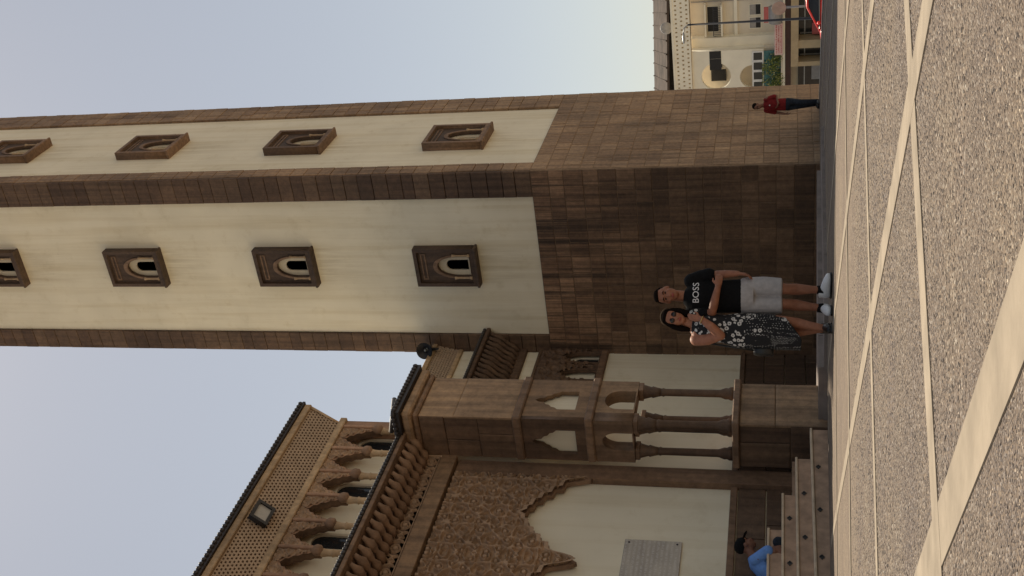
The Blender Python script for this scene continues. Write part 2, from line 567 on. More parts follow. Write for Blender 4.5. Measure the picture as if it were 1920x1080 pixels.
def plate_mesh(name, outer, holes=(), thick=0.1, bevel=0.0):
    """a plate in the x-z plane with holes; front at y=0, back at y=thick"""
    cu = bpy.data.curves.new(name + "_outline", 'CURVE')
    cu.dimensions = '2D'
    cu.fill_mode = 'BOTH'
    cu.extrude = thick / 2
    for poly in (outer,) + tuple(holes):
        s = cu.splines.new('POLY')
        s.points.add(len(poly) - 1)
        for i, (x, z) in enumerate(poly):
            s.points[i].co = (x, z, 0, 1)
        s.use_cyclic_u = True
    o = bpy.data.objects.new(name + "_outline", cu)
    COL.objects.link(o)
    dg = bpy.context.evaluated_depsgraph_get()
    me = bpy.data.meshes.new_from_object(o.evaluated_get(dg))
    bpy.data.objects.remove(o)
    bpy.data.curves.remove(cu)
    me.transform(Matrix.Translation((0, thick / 2, 0)) @ Matrix.Rotation(PI / 2, 4, 'X'))
    me.materials.clear()
    me.name = name
    return me


def plate(name, outer, holes, thick, mat, parent, mw):
    return link(name, plate_mesh(name, outer, holes, thick), mat, parent, mw)


def rect(x0, x1, z0, z1):
    return [(x0, z0), (x1, z0), (x1, z1), (x0, z1)]


def pointed(cx, w, z0, spring, apex, n=7):
    """outline of a pointed horseshoe opening"""
    h = w / 2
    pts = [(cx - h, z0), (cx + h, z0), (cx + h, spring)]
    for i in range(1, n):
        t = i / n
        pts.append((cx + h * math.cos(t * PI / 2) ** 0.85, spring + (apex - spring) * math.sin(t * PI / 2) ** 1.25))
    pts.append((cx, apex))
    for i in range(n - 1, 0, -1):
        t = i / n
        pts.append((cx - h * math.cos(t * PI / 2) ** 0.85, spring + (apex - spring) * math.sin(t * PI / 2) ** 1.25))
    pts.append((cx - h, spring))
    return pts


def rounded(cx, w, z0, spring, n=8):
    h = w / 2
    pts = [(cx - h, z0), (cx + h, z0)]
    for i in range(n + 1):
        a = PI * i / n
        pts.append((cx + h * math.cos(a), spring + h * math.sin(a)))
    return pts


def circle(cx, cz, r, n=28):
    return [(cx + r * math.cos(2 * PI * i / n), cz + r * math.sin(2 * PI * i / n)) for i in range(n)]


def tone_attr(me, values):
    a = me.attributes.new("tone", 'FLOAT', 'FACE')
    a.data.foreach_set("value", values)


# a block of unit size with chamfered front edges, shared by every single stone
def unit_block():
    bm = bmesh.new()
    c, d = 0.03, 0.16
    f = [bm.verts.new(p) for p in ((-.5 + c, 0, -.5 + c), (.5 - c, 0, -.5 + c), (.5 - c, 0, .5 - c), (-.5 + c, 0, .5 - c))]
    m = [bm.verts.new(p) for p in ((-.5, d, -.5), (.5, d, -.5), (.5, d, .5), (-.5, d, .5))]
    b = [bm.verts.new(p) for p in ((-.5, 1, -.5), (.5, 1, -.5), (.5, 1, .5), (-.5, 1, .5))]
    bm.faces.new(f)
    for i in range(4):
        j = (i + 1) % 4
        bm.faces.new((f[i], m[i], m[j], f[j]))
        bm.faces.new((m[i], b[i], b[j], m[j]))
    return mesh_of(bm, "stone_block")


BLOCKS = {}


def block_mesh(mat_key):
    if mat_key not in BLOCKS:
        me = unit_block()
        me.materials.append(M[mat_key])
        BLOCKS[mat_key] = me
    return BLOCKS[mat_key]


def courses(x0, x1, z0, z1, ch, wlo, whi, rng, skip=None):
    """rectangles of a coursed stone facing"""
    out = []
    z = z0
    n = max(1, round((z1 - z0) / ch))
    h = (z1 - z0) / n
    cuts = [z0 + i * h + (rng.uniform(-0.1, 0.1) * h if 0 < i < n else 0.0) for i in range(n + 1)]
    for i in range(n):
        za, zb = cuts[i], cuts[i + 1]
        x = x0
        first = True
        while x < x1 - 1e-4:
            w = rng.uniform(wlo, whi) * (rng.uniform(0.5, 1.0) if first else 1.0)
            first = False
            if x1 - (x + w) < wlo * 0.6:
                w = x1 - x
            r = (x, x + w, za, zb)
            if skip is None or not skip(r):
                out.append(r)
            x += w
    return out


def lay(rects, mat_key, parent, mw, rng, proud=0.03, gap=0.007, limit=10 ** 9, depth=0.06, name="stone_block"):
    """lay stones: single objects up to the limit, the rest joined into one part"""
    me = block_mesh(mat_key)
    single, rest = rects[:limit], rects[limit:]
    for (a, b, c, d) in single:
        pr = proud + rng.uniform(-0.006, 0.009)
        m = mw @ Matrix.Translation(((a + b) / 2, -pr, (c + d) / 2)) @ Matrix.Diagonal((b - a - 2 * gap, depth + pr, d - c - 2 * gap, 1))
        link(name, me, None, parent, m)
    if rest:
        join_blocks(rest, mat_key, parent, mw, rng, proud, gap, depth, name)


def join_blocks(rest, mat_key, parent, mw, rng, proud=0.03, gap=0.007, depth=0.06, name="stone_block"):
    bm = bmesh.new()
    tones = []
    for (a, b, c, d) in rest:
        pr = proud + rng.uniform(-0.006, 0.009)
        k = 0.012
        a, b, c, d = a + gap, b - gap, c + gap, d - gap
        f = [bm.verts.new(p) for p in ((a + k, -pr, c + k), (b - k, -pr, c + k), (b - k, -pr, d - k), (a + k, -pr, d - k))]
        m = [bm.verts.new(p) for p in ((a, -pr + k, c), (b, -pr + k, c), (b, -pr + k, d), (a, -pr + k, d))]
        q = [bm.verts.new(p) for p in ((a, depth, c), (b, depth, c), (b, depth, d), (a, depth, d))]
        bm.faces.new(f)
        for i in range(4):
            j = (i + 1) % 4
            bm.faces.new((f[i], m[i], m[j], f[j]))
            bm.faces.new((m[i], q[i], q[j], m[j]))
        tones += [rng.random()] * 9
    me = bpy.data.meshes.new(name)
    bm.to_mesh(me)
    bm.free()
    tone_attr(me, tones)
    o = link(name, me, M[mat_key], parent, mw)
    o["kind"] = "stuff"
    return o


# carved scroll relief: a height field of winding ridges, kept where mask(x, z) holds
def scroll_field(lam, seed, n=18):
    r = np.random.RandomState(seed)
    th = r.uniform(0, 2 * PI, n)
    ph = r.uniform(0, 2 * PI, n)
    k = 2 * PI / lam * r.uniform(0.7, 1.5, n)

    def f(x, z):
        s = np.zeros_like(x)
        for a, p, q in zip(th, ph, k):
            s += np.cos(q * (np.cos(a) * x + np.sin(a) * z) + p)
        return s / math.sqrt(n / 2)
    return f


def star_field(lam, origin):
    # eight-fold interlacing bands about an origin
    k = 2 * PI / lam

    def f(x, z):
        s = np.zeros_like(x)
        for i in range(4):
            a = PI * i / 4 + PI / 8
            s += np.cos(k * (np.cos(a) * (x - origin[0]) + np.sin(a) * (z - origin[1])))
        # bend the bands into leaf scrolls
        return s + 0.55 * np.sin(0.37 * k * (x - origin[0])) * np.sin(0.41 * k * (z - origin[1]))
    return f


def relief_mesh(name, x0, x1, z0, z1, step, lam, depth, mask=None, mirror=None, seed=1, border=0.0, star=None, flat=0.55, edge=None):
    nx, nz = int(round((x1 - x0) / step)), int(round((z1 - z0) / step))
    X, Z = np.meshgrid(np.linspace(x0, x1, nx + 1), np.linspace(z0, z1, nz + 1), indexing='ij')
    XX = X if mirror is None else np.abs(((X - mirror[0]) / mirror[1] + 0.5) % 1.0 - 0.5) * mirror[1]
    f = (scroll_field(lam, seed) if star is None else star_field(lam, star))(XX, Z)
    g = scroll_field(lam * 3.2, seed + 5)(XX, Z)
    h = np.clip(0.5 + (flat - np.abs(f)) * 3.2, 0, 1)
    big = np.clip(1.6 - np.abs(g) * 6.5, 0, 1)
    if star is None:
        h = np.maximum(h * np.clip((np.abs(g) - 0.24) * 9, 0, 1), big)
    else:
        h = np.maximum(h, np.clip((f - 2.4) * 4, 0, 1))
    r = np.random.RandomState(seed + 9)
    if edge is not None:
        e = Z - edge(X)
        h = np.where(e < 0.065, 1.0, np.where(e < 0.085, 0.0, h))
    if border:
        e = np.minimum(np.minimum(X - x0, x1 - X), np.minimum(Z - z0, z1 - Z))
        h = np.where(e < border, 1.0, np.where(e < border * 1.6, 0.0, h))
    Yv = -depth * h
    co = np.stack([X, Yv, Z], -1).reshape(-1, 3)
    idx = np.arange((nx + 1) * (nz + 1)).reshape(nx + 1, nz + 1)
    q = np.stack([idx[:-1, :-1], idx[1:, :-1], idx[1:, 1:], idx[:-1, 1:]], -1)
    if mask is not None:
        keep = mask((X[:-1, :-1] + X[1:, 1:]) / 2, (Z[:-1, :-1] + Z[1:, 1:]) / 2)
        q = q[keep]
    q = q.reshape(-1, 4)
    me = bpy.data.meshes.new(name)
    me.vertices.add(len(co))
    me.vertices.foreach_set("co", co.ravel())
    me.loops.add(q.size)
    me.loops.foreach_set("vertex_index", q.ravel())
    me.polygons.add(len(q))
    me.polygons.foreach_set("loop_start", np.arange(len(q)) * 4)
    me.polygons.foreach_set("loop_total", np.full(len(q), 4))
    me.update()
    me.validate()
    return me


def lattice_mesh(name, x0, x1, rows, pitch, p_bot, p_top, hole=0.5, deep=0.05):
    """perforated screen that leans from p_bot (y, z) to p_top (y, z); every opening is a real hole"""
    n = max(1, int(round((x1 - x0) / pitch)))
    pitch = (x1 - x0) / n
    b = Vector((0, p_bot[0], p_bot[1]))
    t = Vector((0, p_top[0], p_top[1]))
    dv = (t - b) / rows
    nrm = Vector((1, 0, 0)).cross(dv).normalized()
    if nrm.y < 0: nrm = -nrm
    bm = bmesh.new()
    m = (1 - hole) / 2
    for r in range(rows):
        off = 0.5 * (r % 2)
        for i in range(n):
            u0 = x0 + (i + off) * pitch
            if u0 + pitch > x1 + 1e-6: continue
            o0 = b + dv * r + Vector((u0, 0, 0))
            ex, ez = Vector((pitch, 0, 0)), dv
            out = [o0, o0 + ex, o0 + ex + ez, o0 + ez]
            inn = [o0 + ex * m + ez * m, o0 + ex * (1 - m) + ez * m, o0 + ex * (1 - m) + ez * (1 - m), o0 + ex * m + ez * (1 - m)]
            A = [bm.verts.new(p) for p in out]
            B = [bm.verts.new(p) for p in inn]
            Cc = [bm.verts.new(p + nrm * deep) for p in inn]
            for k in range(4):
                j = (k + 1) % 4
                bm.faces.new((A[k], A[j], B[j], B[k]))
                bm.faces.new((B[k], B[j], Cc[j], Cc[k]))
    me = bpy.data.meshes.new(name)
    bm.to_mesh(me)
    bm.free()
    return me


def bead_row(name, x0, x1, pitch, r, y, z, length, parent, mw):
    """rounded ends of the barrel tiles along an eave"""
    bm = bmesh.new()
    n = int((x1 - x0) / pitch)
    for i in range(n):
        cx = x0 + (i + 0.5) * pitch
        add_tube(bm, [(cx, y, z), (cx, y + length, z + length * 0.25)], [r, r], 8, Vector((0, 0, 1)))
        add_ball(bm, (cx, y, z), (r, r * 0.5, r), None, 8, 5)
    me = mesh_of(bm, name, True)
    o = link(name, me, M["tile"], parent, mw)
    o["kind"] = "stuff"
    return o


def text_mesh(txt, size, extrude=0.002):
    cu = bpy.data.curves.new("lettering", 'FONT')
    cu.body = txt
    cu.size = size
    cu.extrude = extrude
    cu.resolution_u = 3
    cu.align_x = 'CENTER'
    cu.align_y = 'CENTER'
    o = bpy.data.objects.new("lettering", cu)
    COL.objects.link(o)
    dg = bpy.context.evaluated_depsgraph_get()
    me = bpy.data.meshes.new_from_object(o.evaluated_get(dg))
    bpy.data.objects.remove(o)
    bpy.data.curves.remove(cu)
    me.materials.clear()
    return me


# ------------------------------------------------------------------ ground
def grid_sheet(name, us, vs, zf, mat):
    bm = bmesh.new()
    g = [[bm.verts.new((*W(u, v), zf(u, v))) for v in vs] for u in us]
    for i in range(len(us) - 1):
        for j in range(len(vs) - 1):
            bm.faces.new((g[i][j], g[i + 1][j], g[i + 1][j + 1], g[i][j + 1]))
    me = mesh_of(bm, name)
    return tag(link(name, me, mat), kind="structure")


def street_z(d):
    d = max(-60.0, min(130.0, d))
    return -1.15 - 0.0215 * d


PLAZA_R = 5.6
bm = bmesh.new()
pl = [(-45, -60), (PLAZA_R, -60), (PLAZA_R, 58), (-45, 58)]
top = [bm.verts.new((*W(u, d), -SLOPE * d)) for u, d in pl]
bot = [bm.verts.new((*W(u, d), -SLOPE * d - 2.5)) for u, d in pl]
bm.faces.new(top)
for i in range(4):
    bm.faces.new((top[i], top[(i + 1) % 4], bot[(i + 1) % 4], bot[i]))
plaza = tag(link("plaza", mesh_of(bm, "plaza"), M["pavement"]), kind="structure")

grid_sheet("ground", [-3000, -300, 300, 3000], [-3000, -60, 130, 1200], lambda u, v: street_z(v) - 0.25, M["earth"])
grid_sheet("street", [PLAZA_R + 0.02, 14, 30, 60, 120], [-20, 20, 60, 100], lambda u, v: street_z(v), M["road"])

# pale inlaid lines that cross the plaza; each pair of points lies on the line (right, forward)
LINES = (
        ((-0.10, 1.34), (-0.54, 2.19), 0.105), ((0.62, 2.56), (-0.46, 1.93), 0.10), ((0.45, 2.29), (-0.41, 5.04), 0.10),
        ((1.17, 4.77), (-0.89, 3.70), 0.10), ((0.97, 3.99), (-0.08, 9.79), 0.10), ((1.60, 6.75), (1.05, 11.6), 0.10),
        ((1.78, 7.35), (-1.2, 6.3), 0.10), ((2.71, 11.2), (-2.0, 9.6), 0.10), ((4.2, 17.0), (-2.5, 14.2), 0.10),
        ((2.9, 9.6), (2.6, 15.0), 0.10), ((4.0, 14.0), (4.0, 22.0), 0.10))
for li, (a, b, w) in enumerate(LINES):
    A, B = Vector(a), Vector(b)
    t = (B - A).normalized()
    n = Vector((-t.y, t.x)) * (w / 2)
    # run the line across the paving, stopping short of the buildings
    s0, s1 = -14.0, 14.0
    ends = []
    for sgn in (-1, 1):
        p = A.copy()
        s = 0.0
        while s < 16:
            q = A + t * sgn * s
            wx, wy = W(q.x, q.y)
            if q.x > PLAZA_R - 0.5 or q.y < -2 or q.y > 27 or wx < -8.9 and wy < 13.4 or wx < -12.2 and wy > 27.5 or wx < -17.5:
                break
            p = q
            s += 0.1
        ends.append(p)
    p0, p1 = ends
    bm = bmesh.new()
    vs = []
    k = 10
    for i in range(k + 1):
        c = p0.lerp(p1, i / k)
        for sg in (-1, 1):
            q = c + n * sg
            vs.append(bm.verts.new((*W(q.x, q.y), -SLOPE * q.y + 0.0025 + 0.0004 * li)))
    for i in range(k):
        bm.faces.new((vs[2 * i], vs[2 * i + 1], vs[2 * i + 3], vs[2 * i + 2]))
        for a_, b_ in ((2 * i, 2 * i + 2), (2 * i + 3, 2 * i + 1)):      # the strip's edges go down into the paving
            lo_ = [bm.verts.new((vs[j].co.x, vs[j].co.y, vs[j].co.z - 0.02)) for j in (b_, a_)]
            bm.faces.new((vs[a_], vs[b_], lo_[0], lo_[1]))
    link("inlay_line", mesh_of(bm, "inlay_line"), M["inlay"], plaza)

# kerb along the right edge of the plaza
bm = bmesh.new()
for i in range(36):
    d0, d1 = -10 + i * 1.8, -10 + i * 1.8 + 1.79
    c = [(*W(u, d), -SLOPE * d + z) for d in (d0, d1) for u, z in ((PLAZA_R - 0.3, -0.2), (PLAZA_R + 0.06, -0.2), (PLAZA_R + 0.06, 0.012), (PLAZA_R - 0.3, 0.012))]
    v = [bm.verts.new(p) for p in c]
    for q in ((0, 1, 2, 3), (7, 6, 5, 4), (0, 4, 5, 1), (1, 5, 6, 2), (2, 6, 7, 3)):
        bm.faces.new([v[j] for j in q])
link("kerb", mesh_of(bm, "kerb"), M["kerb"], plaza)

# loose pebbles of the washed aggregate that stand proud near the camera
pr_ = np.random.RandomState(17)
lines_np = []
for (a, b, w) in LINES:
    lines_np.append((np.array(a), np.array(b) - np.array(a), w))
pts_ = []
for d0, d1, cell, rad in ((0.7, 1.6, 0.0047, 0.0025), (1.6, 3.0, 0.0074, 0.0037), (3.0, 6.2, 0.0140, 0.0052)):
    nx_ = int((d1 * 0.6 + 0.6) / cell)
    ny_ = int((d1 - d0) / cell)
    gx, gy = np.meshgrid(np.arange(nx_), np.arange(ny_))
    x_ = (gx.ravel() - nx_ / 2 + pr_.uniform(-0.45, 0.45, gx.size)) * cell
    y_ = d0 + (gy.ravel() + pr_.uniform(-0.45, 0.45, gx.size)) * cell
    k_ = (np.abs(x_) < 0.28 * y_ + 0.15) & (pr_.rand(x_.size) < 0.8 * np.clip((6.2 - y_) / 2.6, 0, 1))
    for o_, v_, w in lines_np:
        n_ = np.array([-v_[1], v_[0]]) / np.hypot(*v_)
        k_ &= np.abs((x_ - o_[0]) * n_[0] + (y_ - o_[1]) * n_[1]) > w / 2 + rad
    x_, y_ = x_[k_], y_[k_]
    pts_.append(np.stack([x_, y_, rad * pr_.uniform(0.55, 1.25, x_.size)], 1))
pts_ = np.concatenate(pts_)
npb = len(pts_)
hexa = np.arange(6) * PI / 3
tmpl = np.concatenate([np.stack([np.cos(hexa), np.sin(hexa), 0 * hexa - 0.3], 1), np.stack([0.72 * np.cos(hexa + 0.3), 0.72 * np.sin(hexa + 0.3), 0 * hexa + 0.55], 1), [[0, 0, 0.8]]])
ang = pr_.uniform(0, 2 * PI, npb)
ca, sa = np.cos(ang), np.sin(ang)
sxy = pr_.uniform(0.7, 1.2, (npb, 2))
vx = tmpl[None, :, 0] * sxy[:, :1]
vy = tmpl[None, :, 1] * sxy[:, 1:]
rx_ = (vx * ca[:, None] - vy * sa[:, None]) * pts_[:, 2:3] + pts_[:, :1]
ry_ = (vx * sa[:, None] + vy * ca[:, None]) * pts_[:, 2:3] + pts_[:, 1:2]
rz_ = tmpl[None, :, 2] * pts_[:, 2:3] * pr_.uniform(0.3, 0.75, (npb, 1)) - SLOPE * pts_[:, 1:2]
wx_, wy_ = rx_ * CY - ry_ * SY, rx_ * SY + ry_ * CY
co_ = np.stack([wx_, wy_, rz_], -1).reshape(-1, 3)
ft = []
for k in range(6):
    j = (k + 1) % 6
    ft += [(k, j, 6 + k), (j, 6 + j, 6 + k), (6 + k, 6 + j, 12)]
ft = np.array(ft)
fi = (ft[None] + (np.arange(npb) * 13)[:, None, None]).reshape(-1, 3)
me = bpy.data.meshes.new("pebbles")
me.vertices.add(len(co_)); me.vertices.foreach_set("co", co_.ravel())
me.loops.add(fi.size); me.loops.foreach_set("vertex_index", fi.ravel().astype(np.int32))
me.polygons.add(len(fi))
me.polygons.foreach_set("loop_start", np.arange(len(fi), dtype=np.int32) * 3)
me.polygons.foreach_set("loop_total", np.full(len(fi), 3, dtype=np.int32))
me.polygons.foreach_set("use_smooth", np.ones(len(fi), dtype=bool))
me.update()
tone_attr(me, np.repeat(pr_.rand(npb), len(ft)))
tag(link("pebbles", me, M["pebble"], plaza), kind="stuff")

# low hill behind the town
us = np.linspace(-1500, 1500, 150)
vs_ = np.linspace(330, 1100, 46)
hr = np.random.RandomState(3)
hw = [(hr.uniform(0.002, 0.03), hr.uniform(0.002, 0.03), hr.uniform(0, 6.3)) for _ in range(14)]


def hill_z(u, v):
    t = min(1.0, max(0.0, (v - 330) / 270.0))
    h = 50.0 * (t * t * (3 - 2 * t))
    if v > 620: h = 50.0 - (v - 620) * 0.02
    s = sum(math.sin(a * u + b * v + c) for a, b, c in hw)
    return street_z(130) - 2 + h + t * s * (0.45 if v > 560 else 2.4)


bm = bmesh.new()
g = [[bm.verts.new((*W(u, v), hill_z(u, v))) for v in vs_] for u in us]
for i in range(len(us) - 1):
    for j in range(len(vs_) - 1):
        bm.faces.new((g[i][j], g[i + 1][j], g[i + 1][j + 1], g[i][j + 1]))
tag(link("hill", mesh_of(bm, "hill", True), M["hill"]), kind="structure")

# two low paved bands that run along the foot of the buildings
def band(x0, x1, y0, y1, h, mat):
    bm_ = bmesh.new()
    n_ = 8
    for i in range(n_):
        ya, yb = y0 + (y1 - y0) * i / n_, y0 + (y1 - y0) * (i + 1) / n_ - 0.012
        t_ = [bm_.verts.new((x, y, ground_z(x, y) + h)) for x, y in ((x0, ya), (x1, ya), (x1, yb), (x0, yb))]
        b_ = [bm_.verts.new((v.co.x, v.co.y, v.co.z - h - 0.3)) for v in t_]
        bm_.faces.new(t_)
        for k in range(4):
            bm_.faces.new((t_[k], t_[(k + 1) % 4], b_[(k + 1) % 4], b_[k]))
    return tag(link("paving_band", mesh_of(bm_, "paving_band"), mat), kind="structure")


band(-18.6, -7.7, 12.7, 19.0, 0.05, M["band"])
band(-18.6, -8.55, 12.72, 19.02, 0.12, M["band"])

# ------------------------------------------------------------------ minaret
TX, TY, TS = -12.66, 28.48, 6.02          # the corner nearest the camera, and the side
TX0, TY1 = TX - TS, TY + TS
TH = 36.6
PZ = 7.16                                   # foot of the plaster panels
minaret = thing("minaret", "tall square minaret of brown stone with cream plaster panels and small windows", "minaret", xf((TX + TX0) / 2, (TY + TY1) / 2, -1.0))
FL = xf(0, TY, 0, FRONT)                    # local x = world X
FR = xf(TX, 0, 0, SIDE)                     # local x = world Y
box("tower_core", TX0 + 0.03, TX - 0.03, TY + 0.03, TY1 - 0.03, -1.6, TH, M["mortar"], minaret)
sr = random.Random(21)
ZB = -1.1
sw = 0.74
# plaster panels sunk between the stone edges
box("plaster_panel", TX0 + 0.62, TX - sw, -0.012, 0.05, PZ, TH - 1.2, M["cream_tower"], minaret, FL)
box("plaster_panel", TY + 0.53, TY1 - 1.1, -0.012, 0.05, PZ, TH - 1.2, M["cream_tower"], minaret, FR)
box("plaster_panel", -TX + 0.7, -TX0 - 0.7, -0.012, 0.05, PZ, TH - 1.2, M["cream"], minaret, xf(0, TY1, 0, PI))
box("plaster_panel", -TY1 + 0.7, -TY - 0.7, -0.012, 0.05, PZ, TH - 1.2, M["cream"], minaret, xf(TX0, 0, 0, -PI / 2))
base_l = courses(TX0 - 0.08, TX + 0.08, ZB, PZ, 0.5, 0.46, 1.15, sr)
base_r = courses(TY, TY1, ZB, PZ, 0.46, 0.44, 0.95, sr)
base_l.sort(key=lambda r: r[2])
base_r.sort(key=lambda r: (r[0]))
for m_, a_, b_ in ((FL, TX0, TX), (FR, TY, TY1)):
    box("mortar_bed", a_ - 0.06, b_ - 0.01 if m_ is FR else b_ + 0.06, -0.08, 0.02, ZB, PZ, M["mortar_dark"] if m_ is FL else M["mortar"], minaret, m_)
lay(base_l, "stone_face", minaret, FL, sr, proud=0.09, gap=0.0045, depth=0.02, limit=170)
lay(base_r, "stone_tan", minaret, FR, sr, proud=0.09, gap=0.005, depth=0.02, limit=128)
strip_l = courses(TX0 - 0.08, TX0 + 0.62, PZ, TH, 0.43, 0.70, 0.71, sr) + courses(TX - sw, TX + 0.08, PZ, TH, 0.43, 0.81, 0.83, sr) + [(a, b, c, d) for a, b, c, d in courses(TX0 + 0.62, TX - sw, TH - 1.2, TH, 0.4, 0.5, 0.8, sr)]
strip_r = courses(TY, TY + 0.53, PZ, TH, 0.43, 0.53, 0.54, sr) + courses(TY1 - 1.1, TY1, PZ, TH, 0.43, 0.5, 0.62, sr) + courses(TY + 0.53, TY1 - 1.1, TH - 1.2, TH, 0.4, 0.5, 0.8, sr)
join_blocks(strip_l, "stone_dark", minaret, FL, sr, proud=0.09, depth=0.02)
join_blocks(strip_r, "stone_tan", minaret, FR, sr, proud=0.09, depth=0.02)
# the two faces turned away
for mw_, a0, a1 in ((xf(0, TY1, 0, PI), -TX, -TX0), (xf(TX0, 0, 0, -PI / 2), -TY1, -TY)):
    far = courses(a0, a1, ZB, PZ, 0.94, 0.9, 1.5, sr) + courses(a0, a0 + 0.7, PZ, TH, 0.94, 0.7, 0.71, sr) + courses(a1 - 0.7, a1, PZ, TH, 0.94, 0.7, 0.71, sr)
    join_blocks(far, "stone_mid", minaret, mw_, sr, proud=0.06, depth=0.02)
# head of the tower, above the picture
box("cornice", TX0 - 0.18, TX + 0.18, TY - 0.18, TY1 + 0.18, TH, TH + 0.45, M["stone_mid"], minaret)


def tower_window(cx, z0, mw, stone_key, w, h):
    m = mw @ Matrix.Translation((cx, 0, z0))
    fr = plate("window_frame", rect(-w / 2, w / 2, 0, h), [rect(-w / 2 + 0.11, w / 2 - 0.11, 0.13, h - 0.11)], 0.30, M[stone_key], minaret, m @ Matrix.Translation((0, -0.27, 0)))
    plate("arch_panel", rect(-w / 2 + 0.11, w / 2 - 0.11, 0.13, h - 0.11), [pointed(0, 0.66, 0.17, 0.62, 1.2)], 0.09, M["stone_window"], fr, m @ Matrix.Translation((0, -0.17, 0)))
    plate("arch_moulding", pointed(0, 0.80, 0.17, 0.62, 1.34), [pointed(0, 0.68, 0.18, 0.62, 1.21)], 0.03, M["stone_mid"], fr, m @ Matrix.Translation((0, -0.2, 0)))
    plate("carved_strip", rect(-w / 2 + 0.2, w / 2 - 0.2, h - 0.36, h - 0.2), [rect(-w / 2 + 0.24, w / 2 - 0.24, h - 0.32, h - 0.24)], 0.02, M["stone_mid"], fr, m @ Matrix.Translation((0, -0.19, 0)))
    plate("niche", pointed(0, 0.8, 0.14, 0.62, 1.26), [rounded(0.0, 0.34, 0.26, 0.78)], 0.05, M["cream_dark"], fr, m @ Matrix.Translation((0, -0.06, 0)))
    box("opening", -0.2, 0.2, -0.012, 0.02, 0.2, 1.0, M["void"], fr, m)
    box("sill", -w / 2 - 0.03, w / 2 + 0.03, -0.31, 0.0, -0.07, 0.004, M[stone_key], fr, m, 0.012)
    for s in (-1, 1):
        bm_ = bmesh.new()
        add_lathe(bm_, [(0.055, 0.15), (0.055, 0.2), (0.03, 0.24), (0.028, 0.58), (0.05, 0.66), (0.05, 0.7)], 10, (s * 0.38, -0.2, 0))
        link("colonnette", mesh_of(bm_, "colonnette", True), M["trim_pale"], fr, m)


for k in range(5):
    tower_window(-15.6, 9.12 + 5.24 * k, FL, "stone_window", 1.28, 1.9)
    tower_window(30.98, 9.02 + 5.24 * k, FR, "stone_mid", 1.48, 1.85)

# ------------------------------------------------------------------ entrance building (porch wing with its upper storey)
entrance = thing("entrance_building", "brown and cream mosque entrance wing with carved arches under tiled eaves", "mosque wing", xf(-13, 10, -0.3))
EA = xf(-10.15, 0, 0, SIDE)                 # front of the carved arches; local x = world Y
YL, YR = 5.6, 12.55
BACK = -10.29                               # plaster wall behind the arches
# bodies
box("porch_wall", YL, 13.5, 0.0, 0.35, -0.6, 5.55, M["cream"], entrance, xf(BACK, 0, 0, SIDE))
box("side_wall", -10.3 - 2.4, -10.3, 0, 0.2, -0.6, 5.5, M["cream"], entrance, xf(0, 13.3, 0, 0))
box("porch_roof", YL, 13.5, 0.0, 2.4, 5.56, 5.64, M["stone_mid"], entrance, xf(BACK, 0, 0, SIDE))
box("porch_floor", YL, 12.5, 0.0, 0.34, -0.5, 0.08, M["step"], entrance, xf(-9.96, 0, 0, SIDE))
# stone dado on the back wall of the porch
dr_ = random.Random(4)
lay(courses(8.0, 13.25, 0.08, 0.80, 0.36, 0.85, 1.4, dr_), "stone_dark", entrance, xf(BACK, 0, 0, SIDE), dr_, proud=0.03, depth=-0.001, name="dado_stone")
box("dado_rail", 8.0, 13.3, -0.06, -0.002, 0.805, 0.90, M["stone_mid"], entrance, xf(BACK, 0, 0, SIDE), 0.01)
# jamb beside the pier
box("jamb", 12.24, 12.54, 0.0, 0.16, -0.4, 4.86, M["stone_mid"], entrance, EA @ Matrix.Translation((0, 0.03, 0)))

# scalloped arches hanging between pendants
def half_profile():
    # from the pendant (0) to the crown (1): x offset from pendant, z
    base = [(0.0, 2.79), (0.05, 2.86), (0.09, 2.98), (0.12, 3.10), (0.16, 3.18), (0.28, 3.20), (0.30, 3.31), (0.42, 3.33), (0.44, 3.43), (0.55, 3.45), (0.57, 3.53), (0.70, 3.55), (0.72, 3.61), (0.80, 3.62), (0.85, 3.70)]
    return base


HALF = 0.85
PEN = 10.57


def arch_profile(ya, yb):
    pts = []
    k0 = math.floor((ya - PEN) / (2 * HALF)) - 1
    allp = []
    for k in range(k0, k0 + 8):
        p0 = PEN + 2 * HALF * k
        h = half_profile()
        allp += [(p0 + x, z) for x, z in h[:-1]]
        allp.append((p0 + HALF, 3.70))
        allp += [(p0 + 2 * HALF - x, z) for x, z in reversed(h[1:-1])]
    return [p for p in allp if ya < p[0] < yb]


prof = arch_profile(YL + 0.4, 12.22)
px = np.array([p[0] for p in prof])
pz = np.array([p[1] for p in prof])
outline = [(YL + 0.4, 4.86)] + [(YL + 0.4, prof[0][1])] + prof + [(12.24, 2.82), (12.24, 4.86)]
slab = plate("carved_panel", outline, [], 0.07, M["carved"], entrance, EA @ Matrix.Translation((0, 0.042, 0)))
zlow = lambda x: np.interp(x, px, pz)
rel = relief_mesh("scroll_relief", 7.0, 12.22, 2.78, 4.84, 0.0070, 0.150, 0.06, lambda x, z: z > zlow(x) + 0.004, (PEN + HALF, 2 * HALF), 11, star=(0.0, 4.0), edge=zlow)
tag(link("scroll_relief", rel, M["carved_relief"], slab, EA @ Matrix.Translation((0, 0.034, 0))), kind="stuff")
